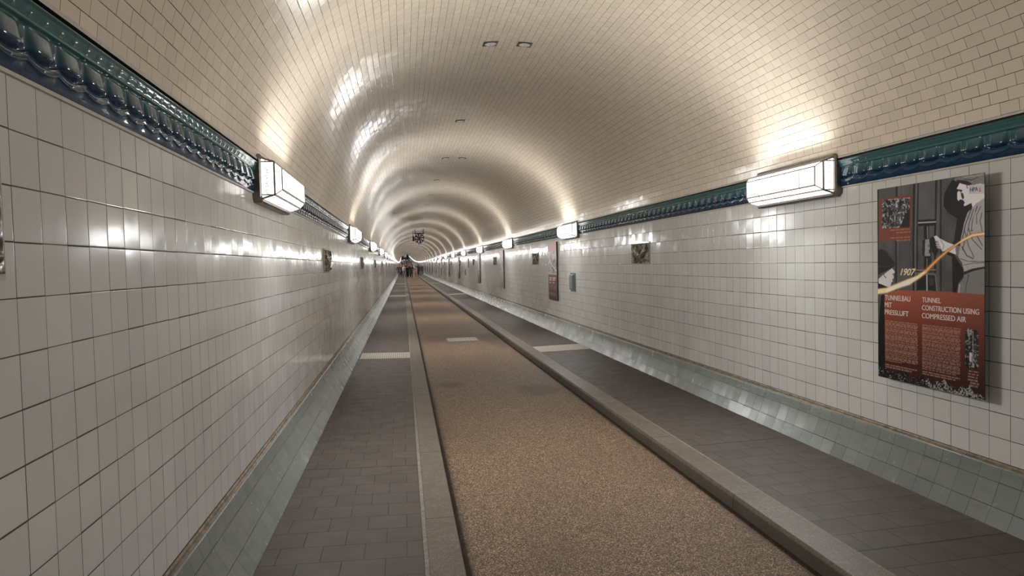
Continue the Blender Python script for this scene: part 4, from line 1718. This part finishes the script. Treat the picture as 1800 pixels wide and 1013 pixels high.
CL = {'black': flatmat('black_cloth', (.012, .012, .014)), 'maroon': flatmat('maroon_cloth', (.07, .025, .03)), 'jeans': flatmat('blue_denim', (.05, .075, .14)),
      'white': flatmat('white_cloth', (.55, .54, .52)), 'grey': flatmat('grey_cloth', (.16, .16, .165)), 'pink': flatmat('pink_cloth', (.78, .42, .38)),
      'blue': flatmat('blue_cloth', (.045, .10, .20)), 'navy': flatmat('navy_cloth', (.02, .025, .06)), 'brown': flatmat('brown_leather', (.07, .035, .02)),
      'tan': flatmat('tan_cloth', (.30, .23, .16)), 'red': flatmat('red_cloth', (.30, .05, .05)), 'paleblue': flatmat('pale_blue_cloth', (.25, .32, .42))}
SKINM = flatmat('skin', (.48, .29, .21), .55)
HAIR = {'dark': flatmat('dark_hair', (.02, .013, .01), .6), 'brown': flatmat('brown_hair', (.08, .045, .025), .6), 'fair': flatmat('fair_hair', (.30, .20, .10), .6), 'grey': flatmat('grey_hair', (.3, .29, .28), .6)}
EYE_M = flatmat('dark_eye', (.02, .015, .012), .3)


def hair_mesh(long_):
    b_ = MB()
    b_.ball((0, .012, 1.635), .086, .098, .088, nu=16, nv=10)
    # keep the face open
    V_ = []
    for (x, y, z) in b_.v:
        if y < -.02 and z < 1.665:
            y = -.02 + (y + .02) * .2
        if z < 1.60:
            z = 1.60 + (z - 1.60) * (3.2 if long_ and y > -.02 else 1.0)
        V_.append((x, y, z))
    b_.v = V_
    return b_


def shoe_mesh(J):
    b_ = MB()
    for nm_ in 'lr':
        ax_, ay, az = J['ank' + nm_]
        b_.ball((ax_, ay - .07, az - .055), .05, .135, .048, nu=12, nv=8)
    return b_


def person(variant, x, y, z, face_cam, mats, label, hair='dark', long_=False, extra=None, scale=1.0, group=None, detail=True):
    vdat = VARIANTS[variant]
    g_ = empty('person', (x, y, z), 0.0 if face_cam else math.pi)
    g_.scale = (scale, scale, scale)
    tag(g_, label, 'person', group)
    for nm_, m_ in (('body', SKINM), ('jacket', mats[0]), ('trousers', mats[1])):
        key = (variant, nm_, m_.name)
        me = CACHE.get(key)
        if me is None:
            me = vdat[nm_].copy()
            me.materials.clear()
            me.materials.append(m_)
            CACHE[key] = me
        o_ = bpy.data.objects.new(nm_, me)
        COL.objects.link(o_)
        o_.parent = g_
    for nm_, mk, m_ in (('hair', lambda: hair_mesh(long_), HAIR[hair]), ('shoes', lambda: shoe_mesh(vdat['J']), mats[2])):
        key = (variant if nm_ == 'shoes' else long_, nm_, m_.name)
        me = CACHE.get(key)
        if me is None:
            t_ = mk().build('tmp', [m_], None, True)
            me = t_.data
            me.name = nm_
            bpy.data.objects.remove(t_, do_unlink=True)
            CACHE[key] = me
        o_ = bpy.data.objects.new(nm_, me)
        COL.objects.link(o_)
        o_.parent = g_
    if detail:
        me = CACHE.get('eyes')
        if me is None:
            b_ = MB()
            for sx in (-.03, .03):
                b_.ball((sx, -.094, 1.612), .010, .006, .006, nu=8, nv=5)
            b_.ball((0, -.088, 1.548), .020, .006, .005, nu=8, nv=5)
            t_ = b_.build('tmp', [EYE_M])
            me = CACHE['eyes'] = t_.data
            me.name = 'eyes_and_mouth'
            bpy.data.objects.remove(t_, do_unlink=True)
        o_ = bpy.data.objects.new('eyes_and_mouth', me)
        COL.objects.link(o_)
        o_.parent = g_
    if extra == 'skirt' or extra == 'coat':
        b_ = MB()
        n_ = 20
        prof_ = [(.135, .11, 1.05), (.17, .135, .90), (.20, .17, .70), (.21, .20, .52 if extra == 'skirt' else .60)]
        for (ra, rb, zz_) in prof_:
            pass
        vs_ = [(ra * math.cos(2 * math.pi * i / n_), rb * math.sin(2 * math.pi * i / n_) * 1.0, zz_) for (ra, rb, zz_) in prof_ for i in range(n_)]
        fs_ = [(k * n_ + i, k * n_ + (i + 1) % n_, (k + 1) * n_ + (i + 1) % n_, (k + 1) * n_ + i) for k in range(3) for i in range(n_)]
        b_.add(vs_, fs_)
        b_.build('skirt' if extra == 'skirt' else 'coat_tail', [mats[0] if extra == 'coat' else mats[3]], g_, True)
    return g_


CACHE = {}
c_ = CL
FRONT = [
    (0, -.66, 99.5, 0.02, True, (c_['maroon'], c_['jeans'], c_['black']), 'person in a maroon jacket and blue jeans at the left of the front row', 'brown', False, None, 1.04),
    (2, -.20, 101.5, 0.01, True, (c_['maroon'], c_['navy'], c_['black']), 'person in a dark red top half hidden behind the front row on the left walkway', 'dark', True, None, .98),
    (1, .10, 97.5, 0.0, True, (c_['white'], c_['grey'], c_['black']), 'person in a white top and grey trousers standing on the left kerb', 'fair', True, None, .98),
    (3, .56, 96.0, ROADZ + .01, True, (c_['black'], c_['black'], c_['black']), 'person dressed all in black walking on the road left of the coat wearer', 'dark', False, None, 1.0),
    (0, 1.02, 93.5, ROADZ + .012, True, (c_['black'], c_['black'], c_['brown'], c_['black']), 'tall person in a long black coat and brown shoes in mid-road', 'dark', False, 'coat', 1.07),
    (1, 1.58, 96.5, ROADZ + .012, True, (c_['pink'], c_['pink'], c_['pink'], c_['pink']), 'person dressed in pale pink with a long top on the road', 'dark', True, 'coat', 1.0),
    (3, 2.30, 112.0, 0.01, False, (c_['blue'], c_['navy'], c_['black']), 'person in a blue jacket walking away near the right kerb', 'brown', False, None, 1.08),
    (0, 2.62, 116.0, 0.01, False, (c_['black'], c_['black'], c_['black']), 'person in black between the blue and the grey jackets', 'dark', False, None, 1.0),
    (2, 2.93, 112.5, 0.01, False, (c_['grey'], c_['jeans'], c_['black']), 'person in a grey jacket and jeans on the right walkway', 'grey', False, None, 1.0)]
for (v_, x, y, z, fc, ms, lb, hr, lg, ex, sc) in FRONT:
    person(v_, x, y, z + rise(y), fc, ms, lb, hr, lg, ex, sc)
names = list(c_)
for i in range(46):
    y = 104 + 5.0 * i + rnd.uniform(-1.5, 1.5)
    x = rnd.choice([rnd.uniform(-.6, 0.0), rnd.uniform(.4, 2.0), rnd.uniform(.4, 2.0), rnd.uniform(2.6, 3.1)])
    z = ROADZ + .01 if .3 < x < 2.15 else .012
    ms = (c_[rnd.choice(names)], c_[rnd.choice(['black', 'jeans', 'navy', 'grey', 'black'])], c_['black'])
    person(rnd.randrange(4), x, y, z + rise(y), rnd.random() < .5, ms, 'distant walker in the crowd far behind the front group', rnd.choice(['dark', 'brown', 'fair', 'dark']), rnd.random() < .4, None,
           rnd.uniform(.95, 1.05), 'distant crowd walking through the tunnel', False)
for vd in VARIANTS:
    for nm in ('body', 'jacket', 'trousers'):
        if vd[nm].users == 0:
            bpy.data.meshes.remove(vd[nm])
